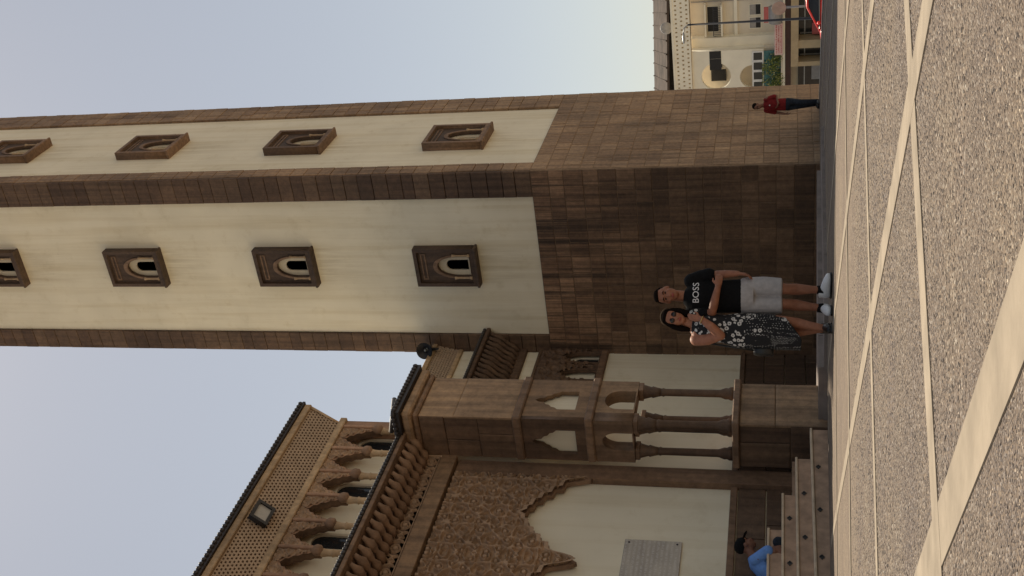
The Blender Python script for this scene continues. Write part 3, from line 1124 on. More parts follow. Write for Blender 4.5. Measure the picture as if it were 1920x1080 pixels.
# plain band, scroll frieze, corbels and eave
box("plain_band", YL, YR, -0.05, 0.1, 4.88, 5.12, M["trim_pale"] if False else M["stone_tan"], entrance, EA, 0.008)
box("frieze_ground", YL, YR, 0.0, 0.12, 5.124, 5.5, M["carved"], entrance, EA)
fr_ = relief_mesh("frieze", 8.0, YR - 0.02, 5.13, 5.36, 0.008, 0.17, 0.04, None, (PEN, 0.46), 23, 0.02, star=(0.0, 5.245))
link("frieze", fr_, M["carved_relief"], entrance, EA)
bm = bmesh.new()
add_tube(bm, [(0, 0.02, 5.33), (0, -0.06, 5.355), (0, -0.12, 5.37), (0, -0.19, 5.40), (0, -0.25, 5.44), (0, -0.32, 5.47), (0, -0.38, 5.51), (0, -0.43, 5.55)], [0.03, 0.062, 0.072, 0.036, 0.066, 0.076, 0.04, 0.03], 10, Vector((1, 0, 0)))
corbel = mesh_of(bm, "corbel", True)
corbel.materials.append(M["carved"])
n_c = 0
y = YR - 0.09
while y > 8.2:
    link("corbel", corbel, None, entrance, EA @ Matrix.Translation((y, 0, 0)))
    y -= 0.165
box("eave_board", YL, YR, -0.52, 0.1, 5.565, 5.63, M["stone_mid"], entrance, EA, 0.008)
bead_row("roof_tile", YL, YR, 0.075, 0.034, -0.53, 5.66, 0.5, entrance, EA)

# upper storey
UX = -12.5
EU = xf(UX, 0, 0, SIDE)
UYR = 16.46
box("upper_body", -20.0, UX - 0.3, YL, UYR - 0.06, 4.0, 9.1, M["cream"], entrance)
box("upper_edge", UYR - 0.2, UYR, 0.0, 0.35, 5.6, 8.46, M["carved_pale"], entrance, EU)
col_y = []
yk = 16.24
while yk > 8.5:
    col_y.append(yk)
    yk -= 0.667
bm = bmesh.new()
add_lathe(bm, [(0.085, 6.3), (0.085, 6.42), (0.06, 6.48), (0.058, 7.46), (0.072, 7.49), (0.058, 7.51), (0.062, 7.6), (0.075, 7.66), (0.075, 7.7)], 12)
colm = mesh_of(bm, "column", True)
colm.materials.append(M["trim_pale"])
ht = 0.667 / 2


def bay_outline():
    left = [(-ht, 7.700), (-ht + 0.05, 7.700), (-ht + 0.055, 7.826), (-ht + 0.10, 7.882), (-ht + 0.105, 7.977), (-ht + 0.165, 8.040), (-ht + 0.17, 8.127), (-ht + 0.235, 8.182), (-ht + 0.24, 8.245), (-0.02, 8.293), (0.0, 8.348)]
    rt = [(-x, z) for x, z in reversed(left[:-1])]
    return [(-ht, 8.46)] + left + rt + [(ht, 8.46)]


bo = bay_outline()
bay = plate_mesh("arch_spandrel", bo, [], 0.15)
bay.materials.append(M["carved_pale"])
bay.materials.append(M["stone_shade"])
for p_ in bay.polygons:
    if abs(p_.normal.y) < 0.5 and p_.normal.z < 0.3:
        p_.material_index = 1  # arch undersides coloured darker to stand in for their shade
bx = np.array([p[0] for p in bo[1:-1]])
bz = np.array([p[1] for p in bo[1:-1]])
bayrel = relief_mesh("spandrel_carving", -ht + 0.03, ht - 0.03, 7.7, 8.45, 0.011, 0.15, 0.03, lambda x, z: z > np.interp(x, bx, bz) + 0.045, (0, 2.0), 31, star=(0.0, 8.2))
bayrel.materials.append(M["carved_relief"])
rib = box_mesh("rib", -0.035, 0.035, -0.06, 0.0, 7.78, 8.46, 0.012)
rib.materials.append(M["carved_pale"])
pendc = bmesh.new()
add_lathe(pendc, [(0.03, 7.66), (0.09, 7.7), (0.1, 7.78), (0.06, 7.86), (0.03, 7.95)], 10)
pendm = mesh_of(pendc, "capital", True)
pendm.materials.append(M["carved"])
for i, cy_ in enumerate(col_y):
    m = EU @ Matrix.Translation((cy_, 0.06, 0))
    c = link("column", colm, None, entrance, m)
    link("capital", pendm, None, c, m @ Matrix.Translation((0, -0.05, 0)))
    link("rib", rib, None, c, m @ Matrix.Translation((0, -0.06, 0)))
    if i < len(col_y) - 1:
        mb = EU @ Matrix.Translation((cy_ - ht, 0.0, 0))
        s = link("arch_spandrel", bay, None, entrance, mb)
        link("spandrel_carving", bayrel, None, s, mb @ Matrix.Translation((0, -0.001, 0)))
        if i % 2 == 0:
            mw_ = EU @ Matrix.Translation((cy_ - ht + 0.12, 0.3, 0))
            wf = plate("window", rounded(0, 0.43, 6.7, 7.93), [rounded(0, 0.33, 6.76, 7.93)], 0.06, M["cream_dark"], entrance, mw_ @ Matrix.Translation((0, -0.055, 0)))
            plate("pane", rounded(0, 0.34, 6.75, 7.93), [], 0.01, M["glass"], wf, mw_ @ Matrix.Translation((0, -0.013, 0)))
box("arcade_sill", YL, UYR, -0.02, 0.3, 6.1, 6.3, M["trim_pale"], entrance, EU, 0.01)
box("string_course", YL, UYR + 0.02, -0.07, 0.3, 8.464, 8.60, M["trim_pale"], entrance, EU, 0.015)
lat = lattice_mesh("lattice_screen", YL + 2.5, UYR - 0.12, 10, 0.082, (-0.04, 8.60), (-0.36, 9.10), 0.54, 0.05)
tag(link("lattice_screen", lat, M["lattice"], entrance, EU), kind="stuff")
# dark backing and the flared end of the cornice
bm = bmesh.new()
sec = [(0.05, 8.60), (-0.27, 9.10), (0.3, 9.10), (0.3, 8.60)]
ends = []
for x_ in (YL, UYR - 0.13):
    ends.append([bm.verts.new((x_, q[0], q[1])) for i, q in enumerate(sec)])
for i in range(4):
    j = (i + 1) % 4
    bm.faces.new((ends[0][i], ends[0][j], ends[1][j], ends[1][i]))
bm.faces.new(ends[0]); bm.faces.new(ends[1])
link("cornice_back", mesh_of(bm, "cornice_back"), M["void"], entrance, EU)
plate("cornice_end", [(0.0, 8.60), (0.36, 9.10), (-0.3, 9.10), (-0.3, 8.60)], [], 0.06, M["trim_pale"], entrance, xf(UX + 0.02, UYR - 0.13, 0, 0))
box("cornice_fascia", YL, UYR - 0.06, -0.42, 0.4, 9.104, 9.235, M["trim_pale"], entrance, EU, 0.012)
box("upper_roof", YL, UYR - 0.03, -0.46, 7.0, 9.238, 9.29, M["tile"], entrance, EU)
bead_row("roof_tile", YL, UYR - 0.02, 0.10, 0.042, -0.48, 9.31, 0.4, entrance, EU)

# ------------------------------------------------------------------ pier at the corner of the porch
pier = thing("stone_pier", "brown stone pier with little columns, arches and a tiled cap beside the steps", "pier", xf(-9.77, 13.1, -0.5))
PX0, PX1, PY0, PY1 = -10.12, -9.40, 12.55, 13.53
PF = xf(0, PY0, 0, FRONT)
PR = xf(PX1, 0, 0, SIDE)
# base
box("base_core", PX0, PX1 - 0.03, PY0 + 0.03, PY1, -0.6, 0.80, M["mortar"], pier)
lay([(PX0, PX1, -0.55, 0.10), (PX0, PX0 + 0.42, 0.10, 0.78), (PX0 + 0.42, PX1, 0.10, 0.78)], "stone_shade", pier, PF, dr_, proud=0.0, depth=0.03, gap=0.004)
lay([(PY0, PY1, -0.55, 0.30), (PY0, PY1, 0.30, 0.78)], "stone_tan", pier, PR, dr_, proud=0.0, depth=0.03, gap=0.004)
box("base_cap", PX0, PX1 + 0.06, PY0 - 0.06, PY1 + 0.04, 0.783, 0.88, M["stone_mid"], pier, None, 0.015)


def small_column(x, y, r):
    bm_ = bmesh.new()
    add_lathe(bm_, [(r * 1.75, 0.882), (r * 1.75, 0.93), (r * 1.45, 0.96), (r * 1.5, 1.0), (r * 1.05, 1.07), (r, 1.1), (r * 0.96, 1.86), (r * 1.15, 1.89), (r * 0.98, 1.92)], 16)
    sh = link("column", mesh_of(bm_, "column", True), M["stone_dark"], pier, xf(x, y, 0))
    bm_ = bmesh.new()
    add_lathe(bm_, [(r * 1.0, 1.918), (r * 1.2, 1.97), (r * 1.55, 2.04), (r * 1.35, 2.06), (r * 1.8, 2.15), (r * 1.9, 2.17)], 16)
    link("capital", mesh_of(bm_, "capital", True), M["stone_dark"], sh, xf(x, y, 0))
    q = r * 1.75
    bm_ = bmesh.new()
    add_box(bm_, -q, q, -q, q, 2.172, 2.24, 0.008)
    link("abacus", mesh_of(bm_, "abacus"), M["stone_mid"], sh, xf(x, y, 0))


for x_, y_, r_ in ((PX1 - 0.115, PY0 + 0.115, 0.062), (PX1 - 0.10, PY1 - 0.115, 0.056), (PX0 + 0.13, PY0 + 0.115, 0.056), (PX1 - 0.24, PY0 + 0.2, 0.058), (PX0 + 0.14, PY1 - 0.12, 0.055)):
    small_column(x_, y_, r_)
# arch blocks over the columns
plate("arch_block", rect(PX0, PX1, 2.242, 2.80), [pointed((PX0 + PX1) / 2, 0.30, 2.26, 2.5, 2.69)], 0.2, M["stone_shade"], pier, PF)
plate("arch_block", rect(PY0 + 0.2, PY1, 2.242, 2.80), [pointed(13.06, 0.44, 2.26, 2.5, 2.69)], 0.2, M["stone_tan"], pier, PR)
box("string_course", PX0, PX1 + 0.045, PY0 - 0.045, PY1 + 0.03, 2.802, 2.92, M["stone_mid"], pier, None, 0.02)


def keyhole(cx, w, z0, z1):
    h = w / 2
    s = z0 + (z1 - z0) * 0.42
    pts = [(cx - h, z0), (cx + h, z0), (cx + h, s), (cx + h * 0.8, s + 0.05), (cx + h * 0.74, s + 0.10), (cx + h * 0.52, s + 0.14), (cx + h * 0.46, s + 0.19), (cx + h * 0.25, s + 0.23), (cx + h * 0.18, z1 - 0.06), (cx, z1)]
    return pts + [(2 * cx - x, z) for x, z in reversed(pts[2:-1])]


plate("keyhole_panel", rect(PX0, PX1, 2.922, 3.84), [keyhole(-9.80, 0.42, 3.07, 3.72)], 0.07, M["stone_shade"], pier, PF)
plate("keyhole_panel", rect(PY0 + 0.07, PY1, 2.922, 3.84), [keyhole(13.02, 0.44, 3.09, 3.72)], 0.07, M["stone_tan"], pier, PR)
box("panel_back", PX0 + 0.02, PX1 - 0.09, PY0 + 0.09, PY1, 2.921, 3.842, M["cream"], pier)
box("string_course", PX0, PX1 + 0.045, PY0 - 0.045, PY1 + 0.03, 3.843, 3.97, M["stone_mid"], pier, None, 0.02)
# plain shaft of large stones
box("shaft_core", PX0, PX1 - 0.03, PY0 + 0.03, PY1, 3.971, 5.40, M["mortar"], pier)
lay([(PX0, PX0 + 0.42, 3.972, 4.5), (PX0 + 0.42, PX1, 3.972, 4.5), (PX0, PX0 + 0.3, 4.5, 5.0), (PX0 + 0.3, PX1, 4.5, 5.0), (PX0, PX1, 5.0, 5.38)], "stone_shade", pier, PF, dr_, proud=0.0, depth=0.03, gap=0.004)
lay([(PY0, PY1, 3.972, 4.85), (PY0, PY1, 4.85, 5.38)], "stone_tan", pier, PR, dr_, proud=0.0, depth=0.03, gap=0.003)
box("cornice", PX0, PX1 + 0.05, PY0 - 0.05, PY1 + 0.03, 5.382, 5.46, M["stone_mid"], pier, None, 0.02)
box("cornice", PX0, PX1 + 0.12, PY0 - 0.12, PY1 + 0.06, 5.462, 5.60, M["stone_tan"], pier, None, 0.03)
box("cap_roof", PX0, PX1 + 0.18, PY0 - 0.18, PY1 + 0.08, 5.602, 5.66, M["tile"], pier)
bead_row("roof_tile", PY0 - 0.18, PY1 + 0.1, 0.082, 0.038, -0.2, 5.68, 0.4, pier, PR)
bead_row("roof_tile", PX0, PX1 + 0.2, 0.082, 0.038, -0.2, 5.68, 0.4, pier, PF)

# ------------------------------------------------------------------ prayer hall behind, up to the minaret
hall = thing("prayer_hall", "cream prayer hall wall with brown arcade and bracketed eave between pier and minaret", "mosque hall", xf(-22, 24, -0.8))
HX = TX0 - 0.02
HY = xf(HX, 0, 0, SIDE)
HA, HB = 16.5, 34.4
box("hall_body", -40, HX - 0.12, 4.0, HB, -1.6, 10.9, M["cream"], hall)
hz = random.Random(12)
box("wall_panel", HA, TY - 0.02, 0.0, 0.12, 1.42, 5.36, M["cream"], hall, HY)
lay(courses(23.5, TY - 0.02, -1.0, 1.27, 0.57, 0.7, 1.3, hz), "stone_dark", hall, HY, hz, proud=0.04, depth=0.08, name="dado_stone")
join_blocks(courses(HA, 23.5, -1.0, 1.27, 0.57, 0.9, 1.5, hz), "stone_dark", hall, HY, hz, proud=0.04, depth=0.08, name="dado_stone")
box("dado_rail", HA, TY - 0.02, -0.09, 0.1, 1.274, 1.415, M["stone_dark"], hall, HY, 0.02)
box("string_course", HA, TY - 0.02, -0.12, 0.1, 5.364, 5.58, M["stone_mid"], hall, HY, 0.03)
kz = 28.30
hb_out = []
for i in range(10):
    cy_ = 28.02 - 0.9 * i
    outl = rect(cy_ - 0.45, cy_ + 0.45, 5.584, 7.42)
    hole = pointed(cy_, 0.52, 5.60, 6.05, 6.66)
    s = plate("arch_screen", outl, [hole], 0.14, M["stone_dark"], hall, HY @ Matrix.Translation((0, -0.1, 0)))
    rm = relief_mesh("screen_carving", cy_ - 0.42, cy_ + 0.42, 5.7, 7.38, 0.028, 0.4, 0.07, lambda x, z, c=cy_: ~((np.abs(x - c) < 0.3) & (z < 6.75 - 1.6 * np.abs(x - c))), (cy_, 4.0), 41)
    link("screen_carving", rm, M["stone_dark"], s, HY @ Matrix.Translation((0, -0.101, 0)))
    if i % 2 == 0:
        wf = plate("window", rounded(cy_ + 0.02, 0.36, 5.62, 6.2), [rounded(cy_ + 0.02, 0.28, 5.66, 6.2)], 0.03, M["cream_dark"], hall, HY @ Matrix.Translation((0, 0.085, 0)))
        plate("pane", rounded(cy_ + 0.02, 0.3, 5.65, 6.2), [], 0.01, M["glass"], wf, HY @ Matrix.Translation((0, 0.106, 0)))
box("string_course", HA, TY - 0.02, -0.12, 0.1, 7.424, 7.52, M["stone_dark"], hall, HY, 0.02)
box("upper_panel", HA, TY - 0.02, 0.0, 0.11, 7.524, 7.9, M["cream"], hall, HY)
box("eave_soffit", HA, TY - 0.02, -0.12, 0.1, 7.904, 8.15, M["stone_dark"], hall, HY, 0.02)
bm = bmesh.new()
add_tube(bm, [(0, 0.0, 8.1), (0, -0.15, 8.22), (0, -0.27, 8.32), (0, -0.36, 8.45), (0, -0.47, 8.6), (0, -0.58, 8.72), (0, -0.66, 8.86), (0, -0.74, 8.98)], [0.06, 0.09, 0.1, 0.07, 0.095, 0.105, 0.075, 0.06], 9, Vector((1, 0, 0)))
hc = mesh_of(bm, "corbel", True)
hc.materials.append(M["stone_dark"])
for i in range(14):
    link("corbel", hc, None, hall, HY @ Matrix.Translation((28.3 - 0.24 * i, 0, 0)))
box("eave_back", HA, TY - 0.02, -0.1, 0.1, 8.152, 9.0, M["stone_dark"], hall, HY)
box("eave_board", HA, TY - 0.02, -0.85, 0.1, 9.0, 9.12, M["stone_dark"], hall, HY, 0.02)
bead_row("roof_tile", HA, TY - 0.02, 0.11, 0.05, -0.87, 9.16, 0.8, hall, HY)
box("attic_panel", HA, TY - 0.02, 0.0, 0.1, 9.2, 9.98, M["cream"], hall, HY)
box("string_course", HA, TY - 0.02, -0.08, 0.1, 9.984, 10.12, M["trim_pale"], hall, HY, 0.02)
hl = lattice_mesh("lattice_screen", 22.0, TY - 0.02, 8, 0.10, (-0.06, 10.12), (-0.2, 10.78), 0.55, 0.06)
tag(link("lattice_screen", hl, M["lattice"], hall, HY), kind="stuff")
box("cornice_back", HA, TY - 0.02, 0.02, 0.1, 10.122, 10.8, M["void"], hall, HY)
box("cornice_fascia", HA, TY - 0.02, -0.27, 0.1, 10.784, 10.95, M["trim_pale"], hall, HY, 0.02)

# ------------------------------------------------------------------ steps
stairs = thing("staircase", "four broad brown stone steps with diamond shaped holes in the risers", "steps", xf(-9.8, 9, -0.4))
NX = [-9.40, -9.56, -9.72, -9.88]
NZ = [-0.15, 0.043, 0.217, 0.393]
NE = [12.52, 12.09, 11.54, 11.05]
VY = [[11.73 - 0.823 * k for k in range(8)], [11.39 - 0.81 * k for k in range(8)], [11.09 - 0.80 * k for k in range(8)], []]
zprev = -0.75
for k in range(4):
    back = 0.16 if k < 3 else 0.1
    m = xf(NX[k], 0, 0, SIDE)
    st = box("step", 5.0, NE[k], 0.02, back + 0.02 if k < 3 else 0.07, zprev, NZ[k] - 0.035, M["step"], stairs, m, 0.006)
    box("nosing", 5.0, NE[k] + 0.015, 0.0, back + 0.02 if k < 3 else 0.07, NZ[k] - 0.033, NZ[k], M["nosing"], st, m, 0.008)
    zc = (-0.24, -0.06, 0.12, 0.3)[k]
    for vy in VY[k]:
        vm = plate_mesh("vent", [(-0.042, 0), (0, -0.033), (0.042, 0), (0, 0.033)], [[(-0.03, 0), (0, -0.024), (0.03, 0), (0, 0.024)]], 0.014)
        v = link("vent", vm, M["metal_dark"], st, m @ Matrix.Translation((vy, 0.01, zc)))
        me_ = plate_mesh("vent_hole", [(-0.03, 0), (0, -0.024), (0.03, 0), (0, 0.024)], [], 0.004)
        me_.materials.append(M["void"])
        # the dark hole is joined to its vent
        b2 = bmesh.new(); b2.from_mesh(vm); nf = len(b2.faces); b2.from_mesh(me_)
        vm.materials.append(M["void"])
        b2.faces.ensure_lookup_table()
        for f_ in b2.faces[nf:]:
            f_.material_index = 1
        bmesh.ops.translate(b2, verts=list({vv for f_ in b2.faces[nf:] for vv in f_.verts}), vec=(0, 0.006, 0))
        b2.to_mesh(vm); b2.free()
    zprev = NZ[k] - 0.3 if k < 3 else 0

# ------------------------------------------------------------------ plaque, floodlight, loudspeaker
pm = xf(BACK, 0, 0, SIDE)
plq = thing("wall_plaque", "large grey engraved metal plaque fixed to the cream wall under the arches", "plaque", pm @ Matrix.Translation((11.1, 0, 1.55)))
box("plate", 9.95, 11.13, -0.03, 0.0, 1.48, 2.23, M["plaque"], plq, pm, 0.006)
for a in (10.01, 11.07):
    for z_ in (1.54, 2.17):
        bm = bmesh.new()
        add_ball(bm, (a, -0.032, z_), (0.014, 0.01, 0.014), None, 8, 6)
        link("bolt", mesh_of(bm, "bolt", True), M["metal_dark"], plq, pm)

fm = xf(UX + 0.27, 13.36, 8.93, SIDE) @ Matrix.Rotation(math.radians(40), 4, 'X')
fl = thing("floodlight", "square grey floodlight fixed to the lattice cornice below the upper roof edge", "floodlight", fm)
plate("housing", rect(-0.21, 0.21, -0.17, 0.17), [rect(-0.155, 0.155, -0.115, 0.115)], 0.1, M["metal_dark"], fl, fm @ Matrix.Translation((0, -0.12, 0)))
box("lens", -0.157, 0.157, -0.085, -0.03, -0.117, 0.117, M["lamp_glass"], fl, fm)
box("bracket", -0.18, 0.18, -0.02, 0.06, -0.03, 0.03, M["metal_dark"], fl, fm)

sm = xf(-18.36, 27.98, 11.02, math.radians(20))
sp = thing("loudspeaker", "round dark grey horn loudspeaker at the top of the hall beside the minaret", "loudspeaker", sm)
bm = bmesh.new()
add_tube(bm, [(0, -0.28, 0), (0, -0.27, 0), (0, -0.2, 0), (0, -0.1, 0), (0, 0.02, 0)], [0.255, 0.265, 0.2, 0.12, 0.08], 24, Vector((0, 0, 1)), False)
add_tube(bm, [(0, -0.275, 0), (0, -0.2, 0), (0, -0.1, 0)], [0.245, 0.17, 0.07], 24, Vector((0, 0, 1)), False)
link("horn", mesh_of(bm, "horn", True), M["metal_dark"], sp, sm)
bm = bmesh.new()
add_tube(bm, [(0, -0.02, 0), (0, 0.02, 0), (0, 0.2, 0), (0, 0.24, 0)], [0.08, 0.11, 0.11, 0.06], 16, Vector((0, 0, 1)))
add_ball(bm, (0, -0.15, 0), (0.05, 0.08, 0.05), None, 12, 8)
link("driver", mesh_of(bm, "driver", True), M["metal_grey"], sp, sm)
box("bracket", -0.03, 0.03, 0.0, 0.09, -0.35, 0.0, M["metal_dark"], sp, sm)

# ------------------------------------------------------------------ street building
FZ = math.radians(-3.0)
fx, fy = W(19.2, 90.0)
SB = xf(fx, fy, 0, FZ)
sb = thing("street_building", "cream three storey corner building with round openings and shops across the street", "building", xf(fx, fy, street_z(92) - 0.2, FZ))
GZ = street_z(95) - 0.3
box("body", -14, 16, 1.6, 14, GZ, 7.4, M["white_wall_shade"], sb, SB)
# ground floor: piers, fascia, shop openings
box("fascia", -1.95, 16, -0.3, 1.6, -0.97, -0.4, M["beige_band"], sb, SB)
box("upper_fascia", -14, 16, -0.1, 1.6, -0.398, 0.04, M["maroon"], sb, SB)
box("ledge", -14, 16, -0.45, 1.6, 0.042, 0.2, M["white_wall"], sb, SB)
for a, b in ((-0.5, 0.15), (-1.98, -1.62), (3.4, 3.8), (7.4, 7.8)):
    box("shop_pier", a, b, -0.2, 1.6, GZ, -0.972, M["beige_band"], sb, SB)
for a, b in ((0.15, 3.4), (-1.62, -0.5), (3.8, 7.4), (7.8, 16), (-14, -1.98)):
    sf = box("shop_front", a, b, 1.1, 1.59, GZ, -0.972, M["glass"], sb, SB)
    box("door_frame", a + 0.1, a + 0.18, 1.0, 1.1, GZ, -1.1, M["metal_grey"], sf, SB)
    box("transom", a + 0.02, b - 0.02, 1.02, 1.1, -1.5, -1.42, M["metal_grey"], sf, SB)
box("red_stall", 0.3, 1.2, 0.6, 1.05, GZ, -2.0, M["red_print"], sb, SB)
box("corner_stall", -3.4, -2.2, 0.5, 1.05, GZ, -2.0, M["shutter"], sb, SB)
# upper floors, left volume stands forward and has round openings
plate("curved_front", rect(-9.0, -0.45, 1.68, 7.30), [circle(-2.62, 5.42, 1.16), [(-2.75 + 0.97 * math.cos(a), 2.58 + 0.97 * math.sin(a)) for a in [PI * i / 18 for i in range(19)]], circle(-6.2, 5.42, 1.16)], 0.35, M["white_wall"], sb, SB)
box("return_wall", -0.75, -0.448, 0.352, 1.6, 1.68, 7.30, M["white_wall"], sb, SB)
wb = box("window", -2.45, -0.9, 1.45, 1.59, 5.0, 5.9, M["void"], sb, SB)
wb2 = box("window", -3.6, -2.66, 1.45, 1.59, 4.7, 5.9, M["void"], sb, SB)
box("balcony_bar", -3.9, -1.4, 0.5, 0.6, 5.28, 5.36, M["white_wall"], sb, SB) if False else None
plate("strip_window", rect(-1.1, -0.47, 4.98, 5.9), [], 0.02, M["void"], sb, SB @ Matrix.Translation((0, -0.018, 0)))
plate("strip_window", rect(-2.05, -1.12, 4.98, 5.9), [], 0.02, M["void"], sb, SB @ Matrix.Translation((0, -0.018, 0)))
# white framed glazing of the first floor and teal panels below it
for i in range(5):
    a = -0.62 - 0.82 * i
    wf = plate("window", rect(a - 0.80, a, 1.70, 2.56), [rect(a - 0.72, a - 0.08, 1.79, 2.47)], 0.1, M["white_frame"], sb, SB @ Matrix.Translation((0, -0.12, 0)))
    plate("pane", rect(a - 0.73, a - 0.07, 1.78, 2.48), [], 0.01, M["glass"], wf, SB @ Matrix.Translation((0, -0.06, 0)))
    box("teal_panel", a - 0.79, a - 0.01, -0.06, 0.05, 0.21, 1.66, M["teal"], sb, SB)
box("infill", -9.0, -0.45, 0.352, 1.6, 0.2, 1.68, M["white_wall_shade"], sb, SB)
# right volume: two rows of windows
for a, b, z0, z1 in ((0.55, 2.7, 5.15, 6.1), (3.6, 5.4, 5.15, 6.1), (0.66, 1.62, 1.86, 2.8), (1.76, 2.69, 1.86, 2.8), (3.7, 4.6, 1.86, 2.8)):
    wf = plate("window", rect(a, b, z0, z1), [rect(a + 0.05, b - 0.05, z0 + 0.05, z1 - 0.05)], 0.1, M["white_wall"], sb, SB @ Matrix.Translation((0, 1.53, 0)))
    plate("pane", rect(a + 0.04, b - 0.04, z0 + 0.04, z1 - 0.04), [], 0.01, M["void"], wf, SB @ Matrix.Translation((0, 1.585, 0)))
    if z1 < 4:
        box("shutter", a + 0.06, b - 0.06, 1.55, 1.58, z0 + 0.42, z1 - 0.06, M["shutter"], wf, SB)
box("canopy", 0.4, 3.0, 0.9, 1.6, 6.12, 6.24, M["white_wall"], sb, SB)
box("floor_band", -0.44, 16, 1.35, 1.6, 3.7, 3.95, M["white_wall"], sb, SB)
box("shade_pier", -0.44, 0.3, 0.9, 1.6, 0.2, 7.3, M["white_wall"], sb, SB)
# perforated parapet
pp = lattice_mesh("parapet_screen", -9.0, 16.0, 3, 0.36, (-0.25, 7.32), (-0.25, 8.6), 0.36, 0.12)
tag(link("parapet_screen", pp, M["white_wall"], sb, SB), kind="stuff")
box("parapet_back", -9.0, 16.0, -0.12, 0.2, 7.32, 8.6, M["beige_band"], sb, SB)
box("parapet_cap", -9.05, 16.0, -0.3, 0.25, 8.602, 8.78, M["white_wall"], sb, SB)
# signs
sg = box("sign_board", -0.75, 1.82, -0.75, -0.62, 0.205, 0.84, M["pink"], sb, SB, 0.02)
rr = random.Random(9)
bm = bmesh.new()
for row in range(3):
    x_ = 0.0 - 0.6
    while x_ < 1.65:
        wd = rr.uniform(0.05, 0.13)
        h_ = rr.uniform(0.06, 0.12)
        add_box(bm, x_, x_ + wd, -0.757, -0.751, 0.30 + row * 0.17, 0.30 + row * 0.17 + h_)
        x_ += wd + rr.uniform(0.03, 0.07)
link("lettering", mesh_of(bm, "lettering"), M["red_print"], sg, SB)
aw = bmesh.new()
add_tube(aw, [(1.95, -0.9, 0.75), (2.3, -0.9, 0.75), (3.2, -0.9, 0.75), (3.25, -0.9, 0.75)], [0.5, 0.52, 0.52, 0.45], 18, Vector((0, 0, 1)))
awn = link("rolled_awning", mesh_of(aw, "rolled_awning", True), M["shutter"], sb, SB)
box("awning_valance", 2.0, 3.2, -1.0, -0.8, 1.28, 1.62, M["red_print"], awn, SB)
# rails, pipes and a parabolic dish
for a, b, z0 in ((0.45, 2.9, 4.98), (3.5, 5.5, 4.98)):
    rl = box("balcony_slab", a, b, 0.75, 1.6, z0 - 0.14, z0 - 0.02, M["white_wall"], sb, SB)
    bm = bmesh.new()
    for i in range(int((b - a) / 0.14) + 1):
        add_box(bm, a + 0.14 * i, a + 0.14 * i + 0.03, 0.78, 0.81, z0 - 0.02, z0 + 0.55)
    add_box(bm, a, b, 0.77, 0.82, z0 + 0.55, z0 + 0.6)
    link("railing", mesh_of(bm, "railing"), M["metal_dark"], rl, SB)
bm = bmesh.new()
add_tube(bm, [(3.1, 1.5, 0.2), (3.1, 1.5, 7.3)], [0.06, 0.06], 8)
link("drain_pipe", mesh_of(bm, "drain_pipe"), M["shutter"], sb, SB)
bm = bmesh.new()
add_ball(bm, (1.2, 1.2, 9.3), (0.5, 0.12, 0.5), None, 16, 8)
add_tube(bm, [(1.2, 1.3, 7.4), (1.2, 1.3, 9.2)], [0.05, 0.05], 6)
link("dish", mesh_of(bm, "dish", True), M["shutter"], sb, SB)
box("roof_hut", 2.6, 6.5, 4.0, 8.0, 7.4, 9.9, M["white_wall_shade"], sb, SB)


# long dark roofed hall behind the street building
hx, hy = W(27.0, 128.0)
RHM = xf(hx, hy, street_z(128) - 0.3, math.radians(22))
rh = thing("market_hall", "long hall with a dark brown ribbed roof rising behind the cream street building", "hall", RHM)
g0 = 0.0
box("wall", -30, 40, 3.0, 22, 0.0, 18.15, M["void"], rh, RHM)
bm = bmesh.new()
rv = [bm.verts.new(p_) for p_ in ((-31, -1.0, 17.3), (41, -1.0, 16.9), (41, 9.0, 19.7), (-31, 9.0, 19.7), (-31, -1.0, 17.05), (41, -1.0, 16.65), (41, 9.0, 19.45), (-31, 9.0, 19.45))]
for q in ((0, 1, 2, 3), (7, 6, 5, 4), (0, 4, 5, 1), (2, 6, 7, 3), (1, 5, 6, 2), (0, 3, 7, 4)):
    bm.faces.new([rv[k] for k in q])
rf_ = link("roof", mesh_of(bm, "roof"), M["old_roof"], rh, RHM)
for i in range(48):
    x_ = -30.5 + 1.5 * i
    bm = bmesh.new()
    zt = 17.3 - 0.4 * (x_ + 31) / 72
    add_tube(bm, [(x_, -1.1, zt + 0.05), (x_ + 1.2, 9.0, 19.72)], [0.1, 0.1], 5)
    link("roof_rib", mesh_of(bm, "roof_rib"), M["old_roof"], rf_, RHM)
for i in range(14):
    x_ = -29 + 5.2 * i
    box("post", x_, x_ + 0.35, 0.2, 0.55, 0.0, 16.5, M["old_roof"], rh, RHM)
    box("tie_beam", x_, x_ + 5.2, 0.25, 0.5, 16.2, 16.5, M["old_roof"], rh, RHM)

# creeper in a trough on the ledge
cp = thing("balcony_plant", "bushy yellow green plant on the shop ledge in front of teal panels", "plant", SB @ Matrix.Translation((-2.4, -0.35, 0.2)))
box("trough", -4.2, -0.9, -0.42, -0.1, 0.2, 0.36, M["white_wall_shade"], cp, SB, 0.02)
bm = bmesh.new()
lr = random.Random(31)
tones = []
cl = [(lr.uniform(-4.1, -0.9), lr.uniform(-0.7, -0.15), abs(lr.gauss(0, 0.55)) + 0.4) for _ in range(46)]
for c in cl:
    for _ in range(34):
        p = Vector((c[0] + lr.gauss(0, 0.2), c[1] + lr.gauss(0, 0.12), min(1.75, c[2] + lr.gauss(0, 0.17))))
        s = lr.uniform(0.05, 0.1)
        a = Vector((lr.gauss(0, 1), lr.gauss(0, 1), lr.gauss(0, 1))).normalized()
        b = a.orthogonal().normalized()
        v = [bm.verts.new(p + a * s), bm.verts.new(p + b * s * 0.5), bm.verts.new(p - a * s), bm.verts.new(p - b * s * 0.5)]
        bm.faces.new(v)
        tones.append(min(1, max(0, lr.gauss(0.5, 0.28))))
me = bpy.data.meshes.new("foliage")
